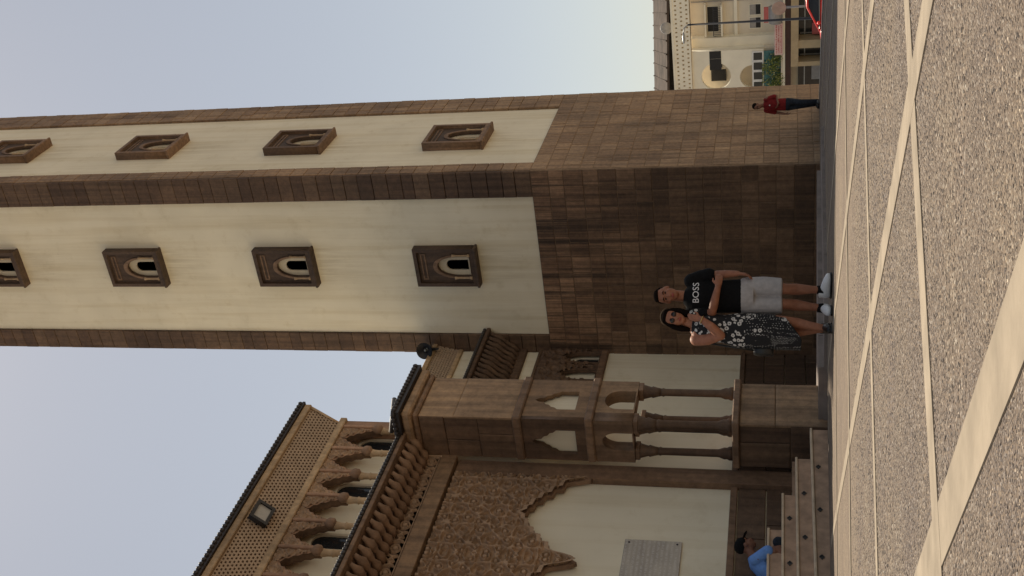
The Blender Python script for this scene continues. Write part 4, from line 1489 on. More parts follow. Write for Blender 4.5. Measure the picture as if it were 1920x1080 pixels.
bm.to_mesh(me); bm.free()
tone_attr(me, tones)
tag(link("foliage", me, M["leaf"], cp, SB), kind="stuff")
bm = bmesh.new()
for i in range(12):
    x_ = -4.0 + 0.27 * i
    add_tube(bm, [(x_, -0.25, 0.3), (x_ + lr.uniform(-.15, .15), -0.3, 0.7), (x_ + lr.uniform(-.3, .3), -0.4, 1.2)], [0.02, 0.016, 0.008], 5)
link("stem", mesh_of(bm, "stem"), M["bark"], cp, SB)


# lamp posts
def lamp_post(xc, d, h, label, arm):
    x, y = W(xc, d)
    m = xf(x, y, street_z(d) - 0.05, FZ)
    t = thing("street_lamp", label, "street lamp", m)
    b_ = bmesh.new()
    add_lathe(b_, [(0.16, 0), (0.16, 0.5), (0.085, 0.6), (0.055, h)], 12)
    link("pole", mesh_of(b_, "pole", True), M["metal_dark"], t, m)
    b_ = bmesh.new()
    add_tube(b_, [(0, 0, h - 0.05), (arm * 0.2, 0, h + 0.22), (arm * 0.6, 0, h + 0.3)], [0.05, 0.045, 0.04], 8)
    link("arm", mesh_of(b_, "arm", True), M["metal_grey"], t, m)
    b_ = bmesh.new()
    add_ball(b_, (arm * 0.85, 0, h + 0.27), (0.36, 0.15, 0.1), None, 14, 8)
    link("lamp_head", mesh_of(b_, "lamp_head", True), M["metal_grey"], t, m)


lamp_post(16.3, 70, 8.65, "tall dark street lamp post in front of the cream building", -1.0)
xs, ys = W(11.2, 46.0)
sgm = xf(xs, ys, street_z(46) - 0.05, FZ)
rs = thing("sign_post", "thin grey signpost standing beside the red car", "sign post", sgm)
bm = bmesh.new()
add_lathe(bm, [(0.045, 0), (0.045, 2.85)], 10)
link("pole", mesh_of(bm, "pole", True), M["metal_grey"], rs, sgm)
bm = bmesh.new()
add_tube(bm, [(0, -0.05, 2.55), (0, -0.075, 2.55)], [0.28, 0.28], 24, Vector((0, 0, 1)))
link("disc", mesh_of(bm, "disc"), M["shutter"], rs, sgm)

# ------------------------------------------------------------------ red car
cx_, cy0 = W(11.1, 45.0)
CM = xf(cx_, cy0, street_z(45.5), math.radians(12))
car = thing("parked_car", "red hatchback parked beyond the plaza edge, only its upper half in view", "car", CM)


def loft_car():
    bm_ = bmesh.new()
    # stations along x (nose at -x): x, half width, sill z, deck z
    prof = [(-2.0, 0.62, 0.35, 0.62), (-1.92, 0.76, 0.24, 0.74), (-1.6, 0.83, 0.2, 0.86), (-0.95, 0.85, 0.2, 0.95), (0.0, 0.86, 0.2, 0.97), (1.0, 0.86, 0.2, 0.98), (1.7, 0.84, 0.22, 0.98), (1.95, 0.74, 0.3, 0.9), (2.0, 0.66, 0.36, 0.8)]
    rings = []
    for x, w, z0, z1 in prof:
        zc = z0 + (z1 - z0) * 0.55
        pts = [(-w * 0.92, z0), (w * 0.92, z0), (w, zc), (w * 0.93, z1 - 0.03), (w * 0.8, z1), (-w * 0.8, z1), (-w * 0.93, z1 - 0.03), (-w, zc)]
        rings.append([bm_.verts.new((x, a, b)) for a, b in pts])
    for a, b in zip(rings[:-1], rings[1:]):
        for k in range(8):
            bm_.faces.new((a[k], a[(k + 1) % 8], b[(k + 1) % 8], b[k]))
    bm_.faces.new(rings[0]); bm_.faces.new(rings[-1])
    bmesh.ops.subdivide_edges(bm_, edges=bm_.edges[:], cuts=1, smooth=0.3)
    return bm_


link("body", mesh_of(loft_car(), "body", True), M["car_red"], car, CM)
bm = bmesh.new()
rings = []
for z_, x0, x1, w in ((0.94, -1.0, 1.85, 0.78), (1.2, -0.55, 1.7, 0.71), (1.4, -0.12, 1.45, 0.63)):
    rings.append([bm.verts.new((x, y_, z_)) for x, y_ in ((x0, -w), (x1, -w), (x1, w), (x0, w))])
for a, b in zip(rings[:-1], rings[1:]):
    for k in range(4):
        bm.faces.new((a[k], a[(k + 1) % 4], b[(k + 1) % 4], b[k]))
bm.faces.new(rings[-1])
link("glazing", mesh_of(bm, "glazing"), M["glass"], car, CM)
bm = bmesh.new()
for s in (-1, 1):
    add_tube(bm, [(-1.05, s * 0.77, 0.95), (-0.57, s * 0.715, 1.2), (-0.15, s * 0.65, 1.41), (0.6, s * 0.66, 1.46), (1.45, s * 0.65, 1.41), (1.72, s * 0.715, 1.2), (1.88, s * 0.78, 0.95)], [0.035, 0.035, 0.045, 0.045, 0.045, 0.045, 0.05], 8)
    add_tube(bm, [(0.45, s * 0.79, 0.95), (0.42, s * 0.655, 1.42)], [0.035, 0.03], 6)
add_box(bm, -0.14, 1.46, -0.62, 0.62, 1.395, 1.455, 0.02)
link("roof", mesh_of(bm, "roof", True), M["car_red"], car, CM)
bm = bmesh.new()
for s in (-1, 1):
    add_tube(bm, [(-0.95, s * 0.81, 0.965), (0.2, s * 0.815, 0.985), (1.75, s * 0.80, 0.99)], [0.018] * 3, 6)
link("belt_trim", mesh_of(bm, "belt_trim"), M["metal_grey"], car, CM)
for x_, s in ((-1.25, -1), (-1.25, 1), (1.25, -1), (1.25, 1)):
    bm = bmesh.new()
    add_tube(bm, [(x_, s * 0.66, 0.3), (x_, s * 0.70, 0.3), (x_, s * 0.86, 0.3), (x_, s * 0.88, 0.3)], [0.27, 0.3, 0.3, 0.26], 20, Vector((0, 0, 1)))
    wh = link("wheel", mesh_of(bm, "wheel", True), M["rubber"], car, CM)
    bm = bmesh.new()
    add_tube(bm, [(x_, s * 0.87, 0.3), (x_, s * 0.89, 0.3)], [0.19, 0.17], 16, Vector((0, 0, 1)))
    link("rim", mesh_of(bm, "rim"), M["metal_grey"], wh, CM)
for s in (-1, 1):
    bm = bmesh.new()
    add_ball(bm, (-1.86, s * 0.58, 0.68), (0.1, 0.16, 0.08), None, 12, 8)
    link("headlight", mesh_of(bm, "headlight", True), M["lamp_glass"], car, CM)
    bm = bmesh.new()
    add_ball(bm, (-0.72, s * 0.9, 1.0), (0.08, 0.11, 0.07), None, 12, 8)
    link("wing_mirror", mesh_of(bm, "wing_mirror", True), M["car_red"], car, CM)


# ------------------------------------------------------------------ people
def remeshed(bm, name, voxel, smooth=4):
    me = mesh_of(bm, name)
    o = bpy.data.objects.new(name, me)
    COL.objects.link(o)
    r = o.modifiers.new("r", 'REMESH')
    r.mode = 'VOXEL'
    r.voxel_size = voxel
    r.use_smooth_shade = True
    s = o.modifiers.new("s", 'SMOOTH')
    s.factor = 0.5
    s.iterations = smooth
    dg = bpy.context.evaluated_depsgraph_get()
    out = bpy.data.meshes.new_from_object(o.evaluated_get(dg))
    bpy.data.objects.remove(o)
    bpy.data.meshes.remove(me)
    out.name = name
    for p in out.polygons:
        p.use_smooth = True
    out.materials.clear()
    return out


def limb(bm, pts, radii, seg=12):
    """rounded limb: a swept tube with a ball at every joint"""
    add_tube(bm, pts, radii, seg)
    for p, r in zip(pts, radii):
        rr_ = r if not isinstance(r, (tuple, list)) else min(r)
        add_ball(bm, Vector(p), rr_ * 0.99, None, 12, 8)


def add_head(bm, c, rot, s=1.0, female=False):
    """head about a centre c at eye height; rot turns it; faces local -y"""
    def P(x, y_, z_):
        return Vector(c) + rot @ (Vector((x, y_, z_)) * s)
    add_ball(bm, P(0, 0.012, 0.035), (0.077 * s, 0.095 * s, 0.088 * s), rot, 20, 14)
    add_ball(bm, P(0, -0.018, -0.03), (0.066 * s, 0.075 * s, 0.085 * s), rot, 18, 12)
    add_ball(bm, P(0, -0.04, -0.086), (0.042 * s, 0.042 * s, 0.034 * s), rot, 14, 10)
    add_ball(bm, P(0, -0.072, 0.03), (0.055 * s, 0.024 * s, 0.018 * s), rot, 12, 8)
    add_tube(bm, [P(0, -0.085, 0.012), P(0, -0.1, -0.018), P(0, -0.108, -0.038), P(0, -0.088, -0.047)], [0.009 * s, 0.012 * s, 0.015 * s, 0.011 * s], 8)
    add_ball(bm, P(0.0, -0.082, -0.066), (0.026 * s, 0.014 * s, 0.011 * s), rot, 10, 6)
    for q in (-1, 1):
        add_ball(bm, P(q * 0.042, -0.06, -0.03), (0.022 * s, 0.022 * s, 0.02 * s), rot, 10, 8)
        add_ball(bm, P(q * 0.078, 0.012, -0.005), (0.012 * s, 0.022 * s, 0.032 * s), rot, 10, 8)


def face_parts(parent, c, rot, s, mw, lip="lips"):
    def P(x, y_, z_):
        return Vector(c) + rot @ (Vector((x, y_, z_)) * s)
    for q in (-1, 1):
        b_ = bmesh.new()
        add_ball(b_, P(q * 0.031, -0.082, 0.006), (0.014 * s, 0.008 * s, 0.007 * s), rot, 10, 6)
        link("eye", mesh_of(b_, "eye", True), M["eye_dark"], parent, mw)
        b_ = bmesh.new()
        add_tube(b_, [P(q * 0.014, -0.093, 0.026), P(q * 0.033, -0.091, 0.031), P(q * 0.052, -0.078, 0.024)], [0.004 * s, 0.0055 * s, 0.003 * s], 6)
        link("eyebrow", mesh_of(b_, "eyebrow", True), M["hair"], parent, mw)
    b_ = bmesh.new()
    add_ball(b_, P(0, -0.094, -0.066), (0.024 * s, 0.007 * s, 0.009 * s), rot, 12, 6)
    link("lips", mesh_of(b_, "lips", True), M[lip], parent, mw)


def add_hand(bm, wrist, axis, palm_n, side, curl=0.5, s=1.0):
    """palm, four unequal bent fingers and a thumb that leaves the palm's side"""
    a = Vector(axis).normalized()
    n = Vector(palm_n)
    n = (n - a * n.dot(a)).normalized()
    t = a.cross(n).normalized() * side
    w0 = Vector(wrist)
    add_tube(bm, [w0 - a * 0.01 * s, w0 + a * 0.03 * s, w0 + a * 0.085 * s], [(0.026 * s, 0.02 * s), (0.036 * s, 0.017 * s), (0.04 * s, 0.014 * s)], 12, n)
    for k, ln in enumerate((0.066, 0.078, 0.072, 0.056)):
        o = (k - 1.5) * 0.0195 * s
        p = w0 + a * 0.08 * s - t * o * 1.0
        d = a.copy()
        pts = [p]
        for j in range(3):
            d = (d * math.cos(curl * 0.7) + n * math.sin(curl * 0.7)).normalized()
            p = p + d * ln * s * (0.45, 0.32, 0.26)[j]
            pts.append(p)
        limb(bm, pts, [0.0095 * s, 0.009 * s, 0.0085 * s, 0.007 * s], 8)
    p = w0 + a * 0.03 * s + t * 0.03 * s
    d1 = (a * 0.6 + t * 0.7 + n * 0.35).normalized()
    d2 = (a * 0.95 + t * 0.1 + n * 0.35).normalized()
    limb(bm, [p, p + d1 * 0.035 * s, p + d1 * 0.035 * s + d2 * 0.03 * s], [0.013 * s, 0.011 * s, 0.009 * s], 8)


def shoe(parent, mw, p, yaw, mat, sole, name="shoe", s=1.0, white_front=False):
    m = mw @ Matrix.Translation(p) @ Matrix.Rotation(yaw, 4, 'Z')
    b_ = bmesh.new()
    add_tube(b_, [(0, 0.075 * s, 0.05 * s), (0, 0.05 * s, 0.055 * s), (0, -0.03 * s, 0.055 * s), (0, -0.11 * s, 0.045 * s), (0, -0.17 * s, 0.035 * s), (0, -0.19 * s, 0.03 * s)], [(0.03 * s, 0.045 * s), (0.038 * s, 0.05 * s), (0.043 * s, 0.05 * s), (0.05 * s, 0.04 * s), (0.04 * s, 0.028 * s), (0.015 * s, 0.015 * s)], 14, Vector((0, 0, 1)))
    add_tube(b_, [(0, 0.03 * s, 0.06 * s), (0, 0.035 * s, 0.12 * s)], [(0.042 * s, 0.05 * s), (0.042 * s, 0.05 * s)], 12)
    me_ = remeshed(b_, name, 0.006, 3)
    o = link(name, me_, M[mat], parent, m)
    b_ = bmesh.new()
    add_tube(b_, [(0, 0.085 * s, 0.014), (0, 0.02 * s, 0.014), (0, -0.1 * s, 0.014), (0, -0.17 * s, 0.014), (0, -0.2 * s, 0.016)], [(0.028 * s, 0.014), (0.042 * s, 0.014), (0.052 * s, 0.014), (0.045 * s, 0.014), (0.02 * s, 0.012)], 12, Vector((0, 0, 1)))
    link("sole", mesh_of(b_, "sole", True), M[sole], o, m)
    return o


I3 = Matrix.Identity(3)


def person_root(xc, d, rz, label):
    x, y = W(xc, d)
    m = xf(x, y, ground_z(x, y) + 0.002, rz)
    return tag(link("person", None, None, None, m), label, "person"), m


# ---- man in the black T-shirt
man, MM = person_root(-0.105, 11.86, YAW, "man in black printed T-shirt and grey shorts standing with folded arm beside the woman")
bm = bmesh.new()
hc_ = Vector((0.03, -0.02, 1.675))
hr_ = Matrix.Rotation(math.radians(-6), 3, 'Y') @ Matrix.Rotation(math.radians(-4), 3, 'Z')
add_head(bm, hc_, hr_, 1.06)
limb(bm, [(0.01, 0.02, 1.42), (0.018, 0.012, 1.5), (0.025, 0.01, 1.6)], [0.068, 0.06, 0.058])
add_tube(bm, [(0.02, 0.0, 0.82), (0.02, 0.0, 0.98), (0.01, 0.0, 1.15), (0.005, 0.0, 1.32), (0.005, 0.01, 1.42), (0.01, 0.015, 1.47)], [(0.15, 0.105), (0.15, 0.105), (0.145, 0.1), (0.165, 0.11), (0.16, 0.09), (0.08, 0.06)], 18)
# right arm folded across the front
sh_r, el_r, wr_r = (-0.175, 0.0, 1.42), (-0.15, -0.15, 1.2), (0.12, -0.215, 1.135)
limb(bm, [sh_r, (-0.175, -0.075, 1.31), el_r], [0.058, 0.05, 0.044])
limb(bm, [el_r, (-0.05, -0.2, 1.175), wr_r], [0.045, 0.046, 0.031])
add_hand(bm, wr_r, (1, 0.25, -0.12), (0.2, 1, 0), 1, 0.75, 1.05)
# left arm hanging, hand at the pocket
sh_l, el_l, wr_l = (0.185, 0.01, 1.42), (0.245, 0.02, 1.16), (0.255, -0.06, 0.945)
limb(bm, [sh_l, (0.225, 0.02, 1.28), el_l], [0.058, 0.048, 0.042])
limb(bm, [el_l, (0.25, -0.02, 1.06), wr_l], [0.042, 0.042, 0.03])
add_hand(bm, wr_l, (-0.1, -0.1, -1), (-1, 0.1, 0), 1, 0.5, 1.05)
# legs
for hip, kn, an in (((0.11, 0, 0.86), (0.095, -0.015, 0.47), (0.085, 0.03, 0.09)), ((-0.07, 0, 0.86), (-0.06, -0.02, 0.47), (-0.1, 0.02, 0.09))):
    limb(bm, [hip, tuple((a + b) / 2 for a, b in zip(hip, kn)), kn], [0.09, 0.078, 0.058])
    mid = tuple(a * 0.68 + b * 0.32 for a, b in zip(kn, an))
    limb(bm, [kn, (mid[0], mid[1] + 0.025, mid[2]), tuple(a * 0.3 + b * 0.7 for a, b in zip(kn, an)), an], [0.056, 0.06, 0.042, 0.036])
link("body", remeshed(bm, "body", 0.0065, 3), M["skin_man"], man, MM)
face_parts(man, hc_, hr_, 1.06, MM)
bm = bmesh.new()
add_ball(bm, hc_ + hr_ @ Vector((0, 0.03, 0.058)), (0.087, 0.098, 0.083), hr_, 20, 14)
add_ball(bm, hc_ + hr_ @ Vector((0, -0.035, 0.108)), (0.066, 0.052, 0.03), hr_, 16, 10)
hair = remeshed(bm, "hair", 0.008, 2)
link("hair", hair, M["hair"], man, MM)
bm = bmesh.new()
add_tube(bm, [(0.02, 0.0, 0.905), (0.02, 0.0, 0.91), (0.02, 0.0, 1.0), (0.012, 0.0, 1.15), (0.005, 0.0, 1.3), (0.005, 0.005, 1.39), (0.008, 0.012, 1.45), (0.012, 0.018, 1.492)], [(0.176, 0.128), (0.178, 0.13), (0.174, 0.126), (0.168, 0.122), (0.186, 0.132), (0.19, 0.115), (0.135, 0.088), (0.078, 0.07)], 22)
limb(bm, [(-0.165, 0.0, 1.422), (-0.182, -0.06, 1.325), (-0.172, -0.105, 1.27)], [0.08, 0.074, 0.077])
limb(bm, [(0.178, 0.01, 1.422), (0.22, 0.02, 1.32), (0.239, 0.022, 1.24)], [0.08, 0.074, 0.077])
shirt_me = remeshed(bm, "shirt", 0.008, 3)
sh_o = link("shirt", shirt_me, M["black_cloth"], man, MM)
bvh = BVHTree.FromPolygons([v.co[:] for v in shirt_me.vertices], [p.vertices[:] for p in shirt_me.polygons])
tm = text_mesh("BOSS", 0.094, 0.0)
b2 = bmesh.new(); b2.from_mesh(tm)
bmesh.ops.triangulate(b2, faces=b2.faces)
for v in b2.verts:
    x_, z_ = 0.055 + v.co.x * 0.72 / 0.72, 1.365 + v.co.y
    hit = bvh.ray_cast(Vector((x_, -1, z_)), Vector((0, 1, 0)))
    yv = hit[0].y if hit[0] is not None else -0.12
    v.co = (x_, yv - 0.004, z_)
b2.to_mesh(tm); b2.free()
link("lettering", tm, M["white_cloth"], sh_o, MM)
bm = bmesh.new()
add_tube(bm, [(0.02, 0.0, 0.94), (0.02, 0.0, 0.86), (0.02, 0.0, 0.78)], [(0.17, 0.125), (0.182, 0.13), (0.18, 0.12)], 20)
limb(bm, [(0.118, 0, 0.86), (0.122, -0.005, 0.68), (0.112, -0.012, 0.5)], [0.098, 0.102, 0.096], 16)
limb(bm, [(-0.075, 0, 0.86), (-0.072, -0.005, 0.68), (-0.07, -0.015, 0.5)], [0.098, 0.1, 0.094], 16)
for v in bm.verts:
    if v.co.z < 0.5: v.co.z = 0.5 - (0.5 - v.co.z) * 0.1
link("shorts", remeshed(bm, "shorts", 0.008, 2), M["grey_cloth"], man, MM)
s1 = shoe(man, MM, Vector((0.085, 0.02, 0)), math.radians(48), "white_cloth", "black_leather", s=1.12)
s2 = shoe(man, MM, Vector((-0.105, 0.01, 0)), math.radians(-8), "white_cloth", "black_leather", s=1.12)
for an in ((0.085, 0.03), (-0.1, 0.02)):
    bm = bmesh.new()
    add_tube(bm, [(an[0], an[1], 0.085), (an[0], an[1], 0.15)], [0.05, 0.044], 14)
    link("sock", mesh_of(bm, "sock", True), M["black_cloth"], man, MM)

# ---- woman in the print dress
wom, WMx = person_root(-0.40, 11.74, YAW, "woman in black and white print dress leaning on the man, hand on his chest")
bm = bmesh.new()
hw_ = Vector((0.085, -0.01, 1.585))
hrw = Matrix.Rotation(math.radians(14), 3, 'Y') @ Matrix.Rotation(math.radians(6), 3, 'Z')
add_head(bm, hw_, hrw, 1.0, True)
limb(bm, [(0.02, 0.02, 1.38), (0.045, 0.012, 1.46), (0.065, 0.012, 1.52)], [0.055, 0.048, 0.047])
add_tube(bm, [(-0.03, 0.0, 0.8), (-0.03, 0.0, 0.95), (-0.02, 0.0, 1.08), (-0.01, 0.0, 1.25), (0.0, 0.01, 1.36), (0.01, 0.015, 1.41)], [(0.16, 0.12), (0.155, 0.12), (0.125, 0.1), (0.14, 0.11), (0.14, 0.08), (0.07, 0.05)], 18)
shr, elr, wrr = (-0.135, 0.0, 1.36), (-0.085, -0.14, 1.105), (0.085, -0.16, 1.3)
limb(bm, [shr, (-0.125, -0.07, 1.24), elr], [0.066, 0.064, 0.05])
limb(bm, [elr, (0.005, -0.175, 1.195), wrr], [0.05, 0.047, 0.03])
add_hand(bm, wrr, (0.15, 0.12, 1), (0.25, 1, -0.1), -1, 0.3, 0.95)
# the far arm goes round the man's back
limb(bm, [(0.13, 0.02, 1.36), (0.16, 0.13, 1.2), (0.2, 0.2, 1.1)], [0.05, 0.045, 0.035])
add_hand(bm, (0.2, 0.2, 1.1), (0.9, 0.0, -0.2), (0, -1, 0), 1, 0.4, 0.95)
for hip, kn, an in (((0.05, 0, 0.82), (0.06, -0.04, 0.46), (0.0, -0.02, 0.09)), ((-0.1, 0.03, 0.82), (-0.06, 0.05, 0.46), (-0.02, 0.1, 0.09))):
    limb(bm, [hip, tuple((a + b) / 2 for a, b in zip(hip, kn)), kn], [0.09, 0.078, 0.056])
    mid = tuple(a * 0.68 + b * 0.32 for a, b in zip(kn, an))
    limb(bm, [kn, (mid[0], mid[1] + 0.025, mid[2]), tuple(a * 0.3 + b * 0.7 for a, b in zip(kn, an)), an], [0.054, 0.056, 0.04, 0.034])
link("body", remeshed(bm, "body", 0.0065, 3), M["skin_woman"], wom, WMx)
face_parts(wom, hw_, hrw, 1.0, WMx)
bm = bmesh.new()
add_ball(bm, hw_ + hrw @ Vector((0, 0.035, 0.048)), (0.092, 0.1, 0.092), hrw, 20, 14)
add_ball(bm, hw_ + hrw @ Vector((0, -0.03, 0.1)), (0.066, 0.05, 0.03), hrw, 16, 10)
for q in (-1, 1):
    add_tube(bm, [hw_ + hrw @ Vector((q * 0.07, 0.0, 0.06)), hw_ + hrw @ Vector((q * 0.088, -0.01, -0.02)), hw_ + hrw @ Vector((q * 0.085, 0.0, -0.1)), hw_ + hrw @ Vector((q * 0.075, 0.02, -0.19))], [0.026, 0.03, 0.034, 0.02], 10)
add_tube(bm, [hw_ + hrw @ Vector((0, 0.07, 0.0)), hw_ + hrw @ Vector((0, 0.08, -0.12)), hw_ + hrw @ Vector((-0.01, 0.08, -0.24))], [(0.085, 0.05), (0.09, 0.045), (0.06, 0.03)], 14)
link("hair", remeshed(bm, "hair", 0.008, 2), M["hair"], wom, WMx)
bm = bmesh.new()
pts = []
for i in range(9):
    a = PI * i / 8
    pts.append(hw_ + hrw @ Vector((0.096 * math.cos(a), 0.0, 0.052 + 0.092 * math.sin(a))))
add_tube(bm, pts, [(0.006, 0.014)] * 9, 8)
link("headband", mesh_of(bm, "headband", True), M["bark"], wom, WMx)
for q in (-1, 1):
    bm = bmesh.new()
    add_ball(bm, hw_ + hrw @ Vector((q * 0.033, -0.091, 0.004)), (0.028, 0.008, 0.021), hrw, 12, 8)
    link("sunglass_lens", mesh_of(bm, "sunglass_lens", True), M["eye_dark"], wom, WMx)
# dress: bodice, flared sleeve and long skirt with a raised hem
bm = bmesh.new()
add_tube(bm, [(0.0, 0.01, 1.4), (-0.005, 0.005, 1.34), (-0.01, 0.0, 1.24), (-0.022, 0.0, 1.08), (-0.035, 0.0, 0.95), (-0.045, 0.0, 0.75), (-0.05, 0.0, 0.55), (-0.055, 0.0, 0.42), (-0.06, 0.0, 0.30)], [(0.085, 0.06), (0.112, 0.092), (0.148, 0.126), (0.143, 0.122), (0.178, 0.142), (0.19, 0.16), (0.185, 0.165), (0.18, 0.17), (0.178, 0.172)], 24)
limb(bm, [(0.12, 0.015, 1.385), (0.145, 0.06, 1.3)], [0.062, 0.066])
for v in bm.verts:
    if v.co.z < 0.62:
        v.co.z += max(0.0, (v.co.x + 0.1)) * 0.75 * (0.62 - v.co.z) / 0.3
    if v.co.z < 0.9:
        a = math.atan2(v.co.y, v.co.x + 0.05)
        k = 1 + 0.035 * math.sin(9 * a) * (0.9 - v.co.z)
        v.co.x = -0.05 + (v.co.x + 0.05) * k
        v.co.y *= k
link("dress", remeshed(bm, "dress", 0.008, 2), M["dress"], wom, WMx)
shoe(wom, WMx, Vector((0.0, -0.02, 0)), math.radians(-4), "black_leather", "black_leather", "sandal", 1.0)
shoe(wom, WMx, Vector((-0.02, 0.1, 0)), math.radians(10), "black_leather", "black_leather", "sandal", 1.0)
bm = bmesh.new()
wv, av = Vector((0.075, -0.162, 1.29)), Vector((0.4, 0.1, 1)).normalized()
for i in range(13):
    pass
ring = []
nn = av.orthogonal().normalized()
bb = av.cross(nn)
for i in range(17):
    a = 2 * PI * i / 16
    ring.append(wv + nn * 0.036 * math.cos(a) + bb * 0.036 * math.sin(a))
add_tube(bm, ring, [(0.007, 0.01)] * 17, 8)
link("bracelet", mesh_of(bm, "bracelet", True), M["gold"], wom, WMx)

# handbag hanging at her side
bgx, bgy = W(-0.64, 11.74)
BM_ = xf(bgx, bgy, ground_z(bgx, bgy) + 0.58, YAW)
bag = thing("handbag", "small black leather handbag hanging at the hip of the woman in the print dress", "bag", BM_)
bm = bmesh.new()
add_tube(bm, [(0, 0, 0), (0, 0, 0.03), (0, 0, 0.16), (0, 0, 0.2)], [(0.055, 0.08), (0.065, 0.1), (0.058, 0.09), (0.045, 0.07)], 14)
link("pouch", mesh_of(bm, "pouch", True), M["black_leather"], bag, BM_)
bm = bmesh.new()
add_tube(bm, [(0, -0.06, 0.18), (0.03, -0.06, 0.4), (0.08, -0.03, 0.72), (0.1, 0.03, 0.82), (0.08, 0.08, 0.72), (0.03, 0.07, 0.4), (0, 0.06, 0.18)], [0.008] * 7, 6)
link("strap", mesh_of(bm, "strap", True), M["black_leather"], bag, BM_)

# ---- man in the red T-shirt by the tower
red, RM = person_root(5.05, 31.7, YAW + math.radians(-38), "man in dark red T-shirt and dark jeans standing by the far corner of the minaret")
bm = bmesh.new()
hc2 = Vector((0.0, -0.05, 1.665))
hr2 = Matrix.Rotation(math.radians(16), 3, 'X')
add_head(bm, hc2, hr2, 1.05)
limb(bm, [(0, 0.02, 1.42), (0, 0.0, 1.5), (0, -0.03, 1.6)], [0.068, 0.06, 0.058])
add_tube(bm, [(0, 0, 0.82), (0, 0, 0.98), (0, 0, 1.15), (0, 0, 1.32), (0, 0.01, 1.42), (0, 0.015, 1.47)], [(0.15, 0.11), (0.15, 0.11), (0.15, 0.105), (0.17, 0.115), (0.16, 0.09), (0.08, 0.06)], 16)
limb(bm, [(-0.19, 0, 1.42), (-0.245, 0.0, 1.15), (-0.25, -0.08, 0.92)], [0.056, 0.043, 0.03])
add_hand(bm, (-0.25, -0.08, 0.92), (0, -0.2, -1), (1, 0, 0), -1, 0.5, 1.05)
limb(bm, [(0.19, 0, 1.42), (0.235, 0.06, 1.16), (0.12, -0.14, 1.1)], [0.056, 0.043, 0.03])
add_hand(bm, (0.12, -0.14, 1.1), (-0.6, -0.5, 0.2), (0, 0.6, 1), 1, 0.6, 1.05)
for hip, kn, an in (((0.09, 0, 0.86), (0.1, -0.09, 0.47), (0.09, -0.06, 0.09)), ((-0.09, 0, 0.86), (-0.08, 0.04, 0.47), (-0.09, 0.14, 0.09))):
    limb(bm, [hip, kn], [0.085, 0.055])
    limb(bm, [kn, an], [0.054, 0.036])
link("body", remeshed(bm, "body", 0.009, 2), M["skin_dark"], red, RM)
face_parts(red, hc2, hr2, 1.05, RM)
bm = bmesh.new()
add_ball(bm, hc2 + hr2 @ Vector((0, 0.022, 0.05)), (0.09, 0.1, 0.088), hr2, 16, 10)
link("hair", remeshed(bm, "hair", 0.01, 2), M["hair"], red, RM)
bm = bmesh.new()
add_tube(bm, [(0, 0, 0.9), (0, 0, 1.0), (0, 0, 1.15), (0, 0, 1.3), (0, 0.005, 1.4), (0, 0.012, 1.46), (0, 0.018, 1.495)], [(0.185, 0.135), (0.178, 0.13), (0.175, 0.125), (0.192, 0.135), (0.192, 0.115), (0.135, 0.088), (0.078, 0.07)], 20)
limb(bm, [(-0.16, 0, 1.425), (-0.225, 0, 1.2)], [0.074, 0.07])
limb(bm, [(0.16, 0, 1.425), (0.225, 0.04, 1.21)], [0.074, 0.07])
rsh = link("shirt", remeshed(bm, "shirt", 0.01, 2), M["red_cloth"], red, RM)
bm = bmesh.new()
add_ball(bm, (0.06, -0.135, 1.33), (0.022, 0.006, 0.022), None, 10, 6)
link("badge", mesh_of(bm, "badge", True), M["white_cloth"], rsh, RM)
bm = bmesh.new()
add_tube(bm, [(0, 0, 0.94), (0, 0, 0.86), (0, 0, 0.8)], [(0.165, 0.125), (0.178, 0.13), (0.17, 0.12)], 16)
for hip, kn, an in (((0.09, 0, 0.86), (0.1, -0.09, 0.47), (0.09, -0.06, 0.08)), ((-0.09, 0, 0.86), (-0.08, 0.04, 0.47), (-0.09, 0.14, 0.08))):
    limb(bm, [hip, kn, an], [0.098, 0.076, 0.065])
link("jeans", remeshed(bm, "jeans", 0.01, 2), M["denim"], red, RM)
shoe(red, RM, Vector((0.09, -0.06, 0)), 0.1, "black_leather", "black_leather", s=1.1)
shoe(red, RM, Vector((-0.09, 0.13, 0)), -0.1, "black_leather", "black_leather", s=1.1)

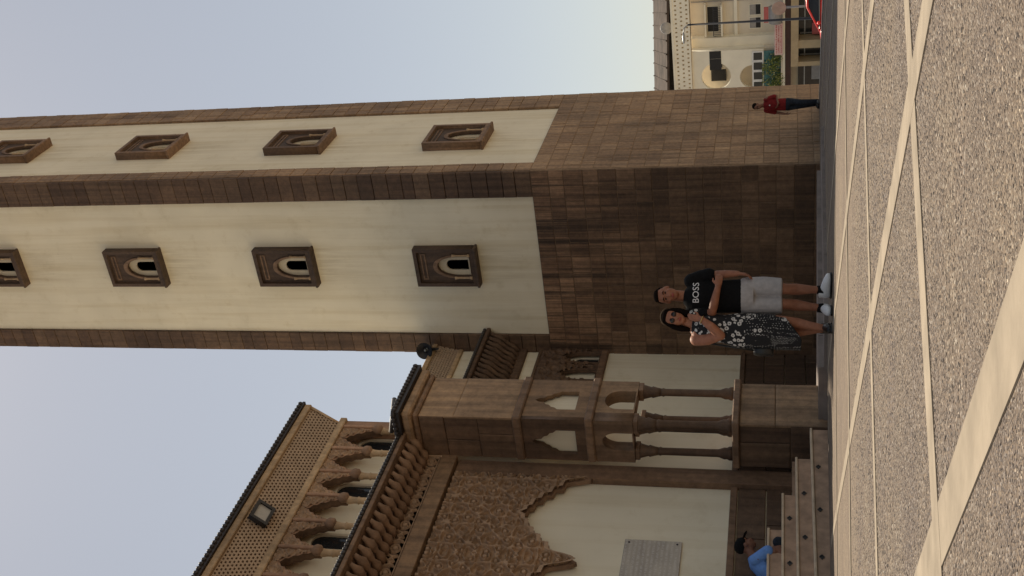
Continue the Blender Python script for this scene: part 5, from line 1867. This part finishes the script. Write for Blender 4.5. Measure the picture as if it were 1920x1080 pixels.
# ---- man in light blue sitting in the porch, faces right
bx_, by_ = -10.11, 10.70
BMx = xf(bx_, by_, 0.082, YAW + math.radians(122))
blue = tag(link("person", None, None, None, BMx), "man in light blue T-shirt and black cap sitting hunched in the porch above the steps", "person")
bm = bmesh.new()
hc3 = Vector((0.0, -0.185, 0.575))
hr3 = Matrix.Rotation(math.radians(14), 3, 'X')
add_head(bm, hc3, hr3, 1.02)
limb(bm, [(0, 0.0, 0.44), (0, -0.08, 0.5), (0, -0.15, 0.545)], [0.066, 0.06, 0.058])
add_tube(bm, [(0, 0.16, 0.1), (0, 0.15, 0.2), (0, 0.11, 0.32), (0, 0.03, 0.44), (0, -0.02, 0.5)], [(0.15, 0.11), (0.155, 0.115), (0.16, 0.11), (0.15, 0.09), (0.08, 0.06)], 16)
for s in (-1, 1):
    limb(bm, [(s * 0.17, 0.03, 0.42), (s * 0.2, -0.06, 0.22), (s * 0.07, -0.22, 0.2)], [0.055, 0.043, 0.03])
    add_hand(bm, (s * 0.07, -0.22, 0.2), (-s * 0.6, -0.6, 0), (0, 0, -1), s, 0.6)
    limb(bm, [(s * 0.1, 0.12, 0.11), (s * 0.2, -0.18, 0.17)], [0.085, 0.058])
    limb(bm, [(s * 0.2, -0.18, 0.17), (-s * 0.04, -0.24, 0.06)], [0.056, 0.038])
link("body", remeshed(bm, "body", 0.008, 2), M["skin_dark"], blue, BMx)
face_parts(blue, hc3, hr3, 1.02, BMx)
bm = bmesh.new()
add_ball(bm, hc3 + hr3 @ Vector((0, 0.018, 0.055)), (0.093, 0.108, 0.086), hr3, 18, 12)
capm = remeshed(bm, "cap", 0.009, 1)
cap_o = link("cap", capm, M["black_cloth"], blue, BMx)
bm = bmesh.new()
add_tube(bm, [hc3 + hr3 @ Vector((0, -0.06, 0.052)), hc3 + hr3 @ Vector((0, -0.13, 0.05)), hc3 + hr3 @ Vector((0, -0.18, 0.038))], [(0.08, 0.01), (0.075, 0.009), (0.04, 0.007)], 14, Vector((0, 0, 1)))
link("visor", mesh_of(bm, "visor", True), M["black_cloth"], cap_o, BMx)
bm = bmesh.new()
add_tube(bm, [(0, 0.165, 0.06), (0, 0.165, 0.12), (0, 0.16, 0.22), (0, 0.115, 0.34), (0, 0.03, 0.445), (0, -0.05, 0.49)], [(0.17, 0.13), (0.175, 0.135), (0.18, 0.135), (0.185, 0.125), (0.165, 0.1), (0.075, 0.068)], 20)
for s in (-1, 1):
    limb(bm, [(s * 0.14, 0.04, 0.45), (s * 0.21, -0.06, 0.3)], [0.074, 0.07])
link("shirt", remeshed(bm, "shirt", 0.009, 2), M["blue_cloth"], blue, BMx)
bm = bmesh.new()
add_tube(bm, [(0, 0.17, 0.04), (0, 0.16, 0.14)], [(0.17, 0.13), (0.165, 0.13)], 16)
for s in (-1, 1):
    limb(bm, [(s * 0.1, 0.12, 0.12), (s * 0.2, -0.18, 0.17), (-s * 0.02, -0.23, 0.07)], [0.1, 0.074, 0.055])
link("trousers", remeshed(bm, "trousers", 0.01, 2), M["denim"], blue, BMx)
for s in (-1, 1):
    shoe(blue, BMx, Vector((-s * 0.06, -0.2, 0.0)), s * 1.2, "black_leather", "black_leather", s=1.05)
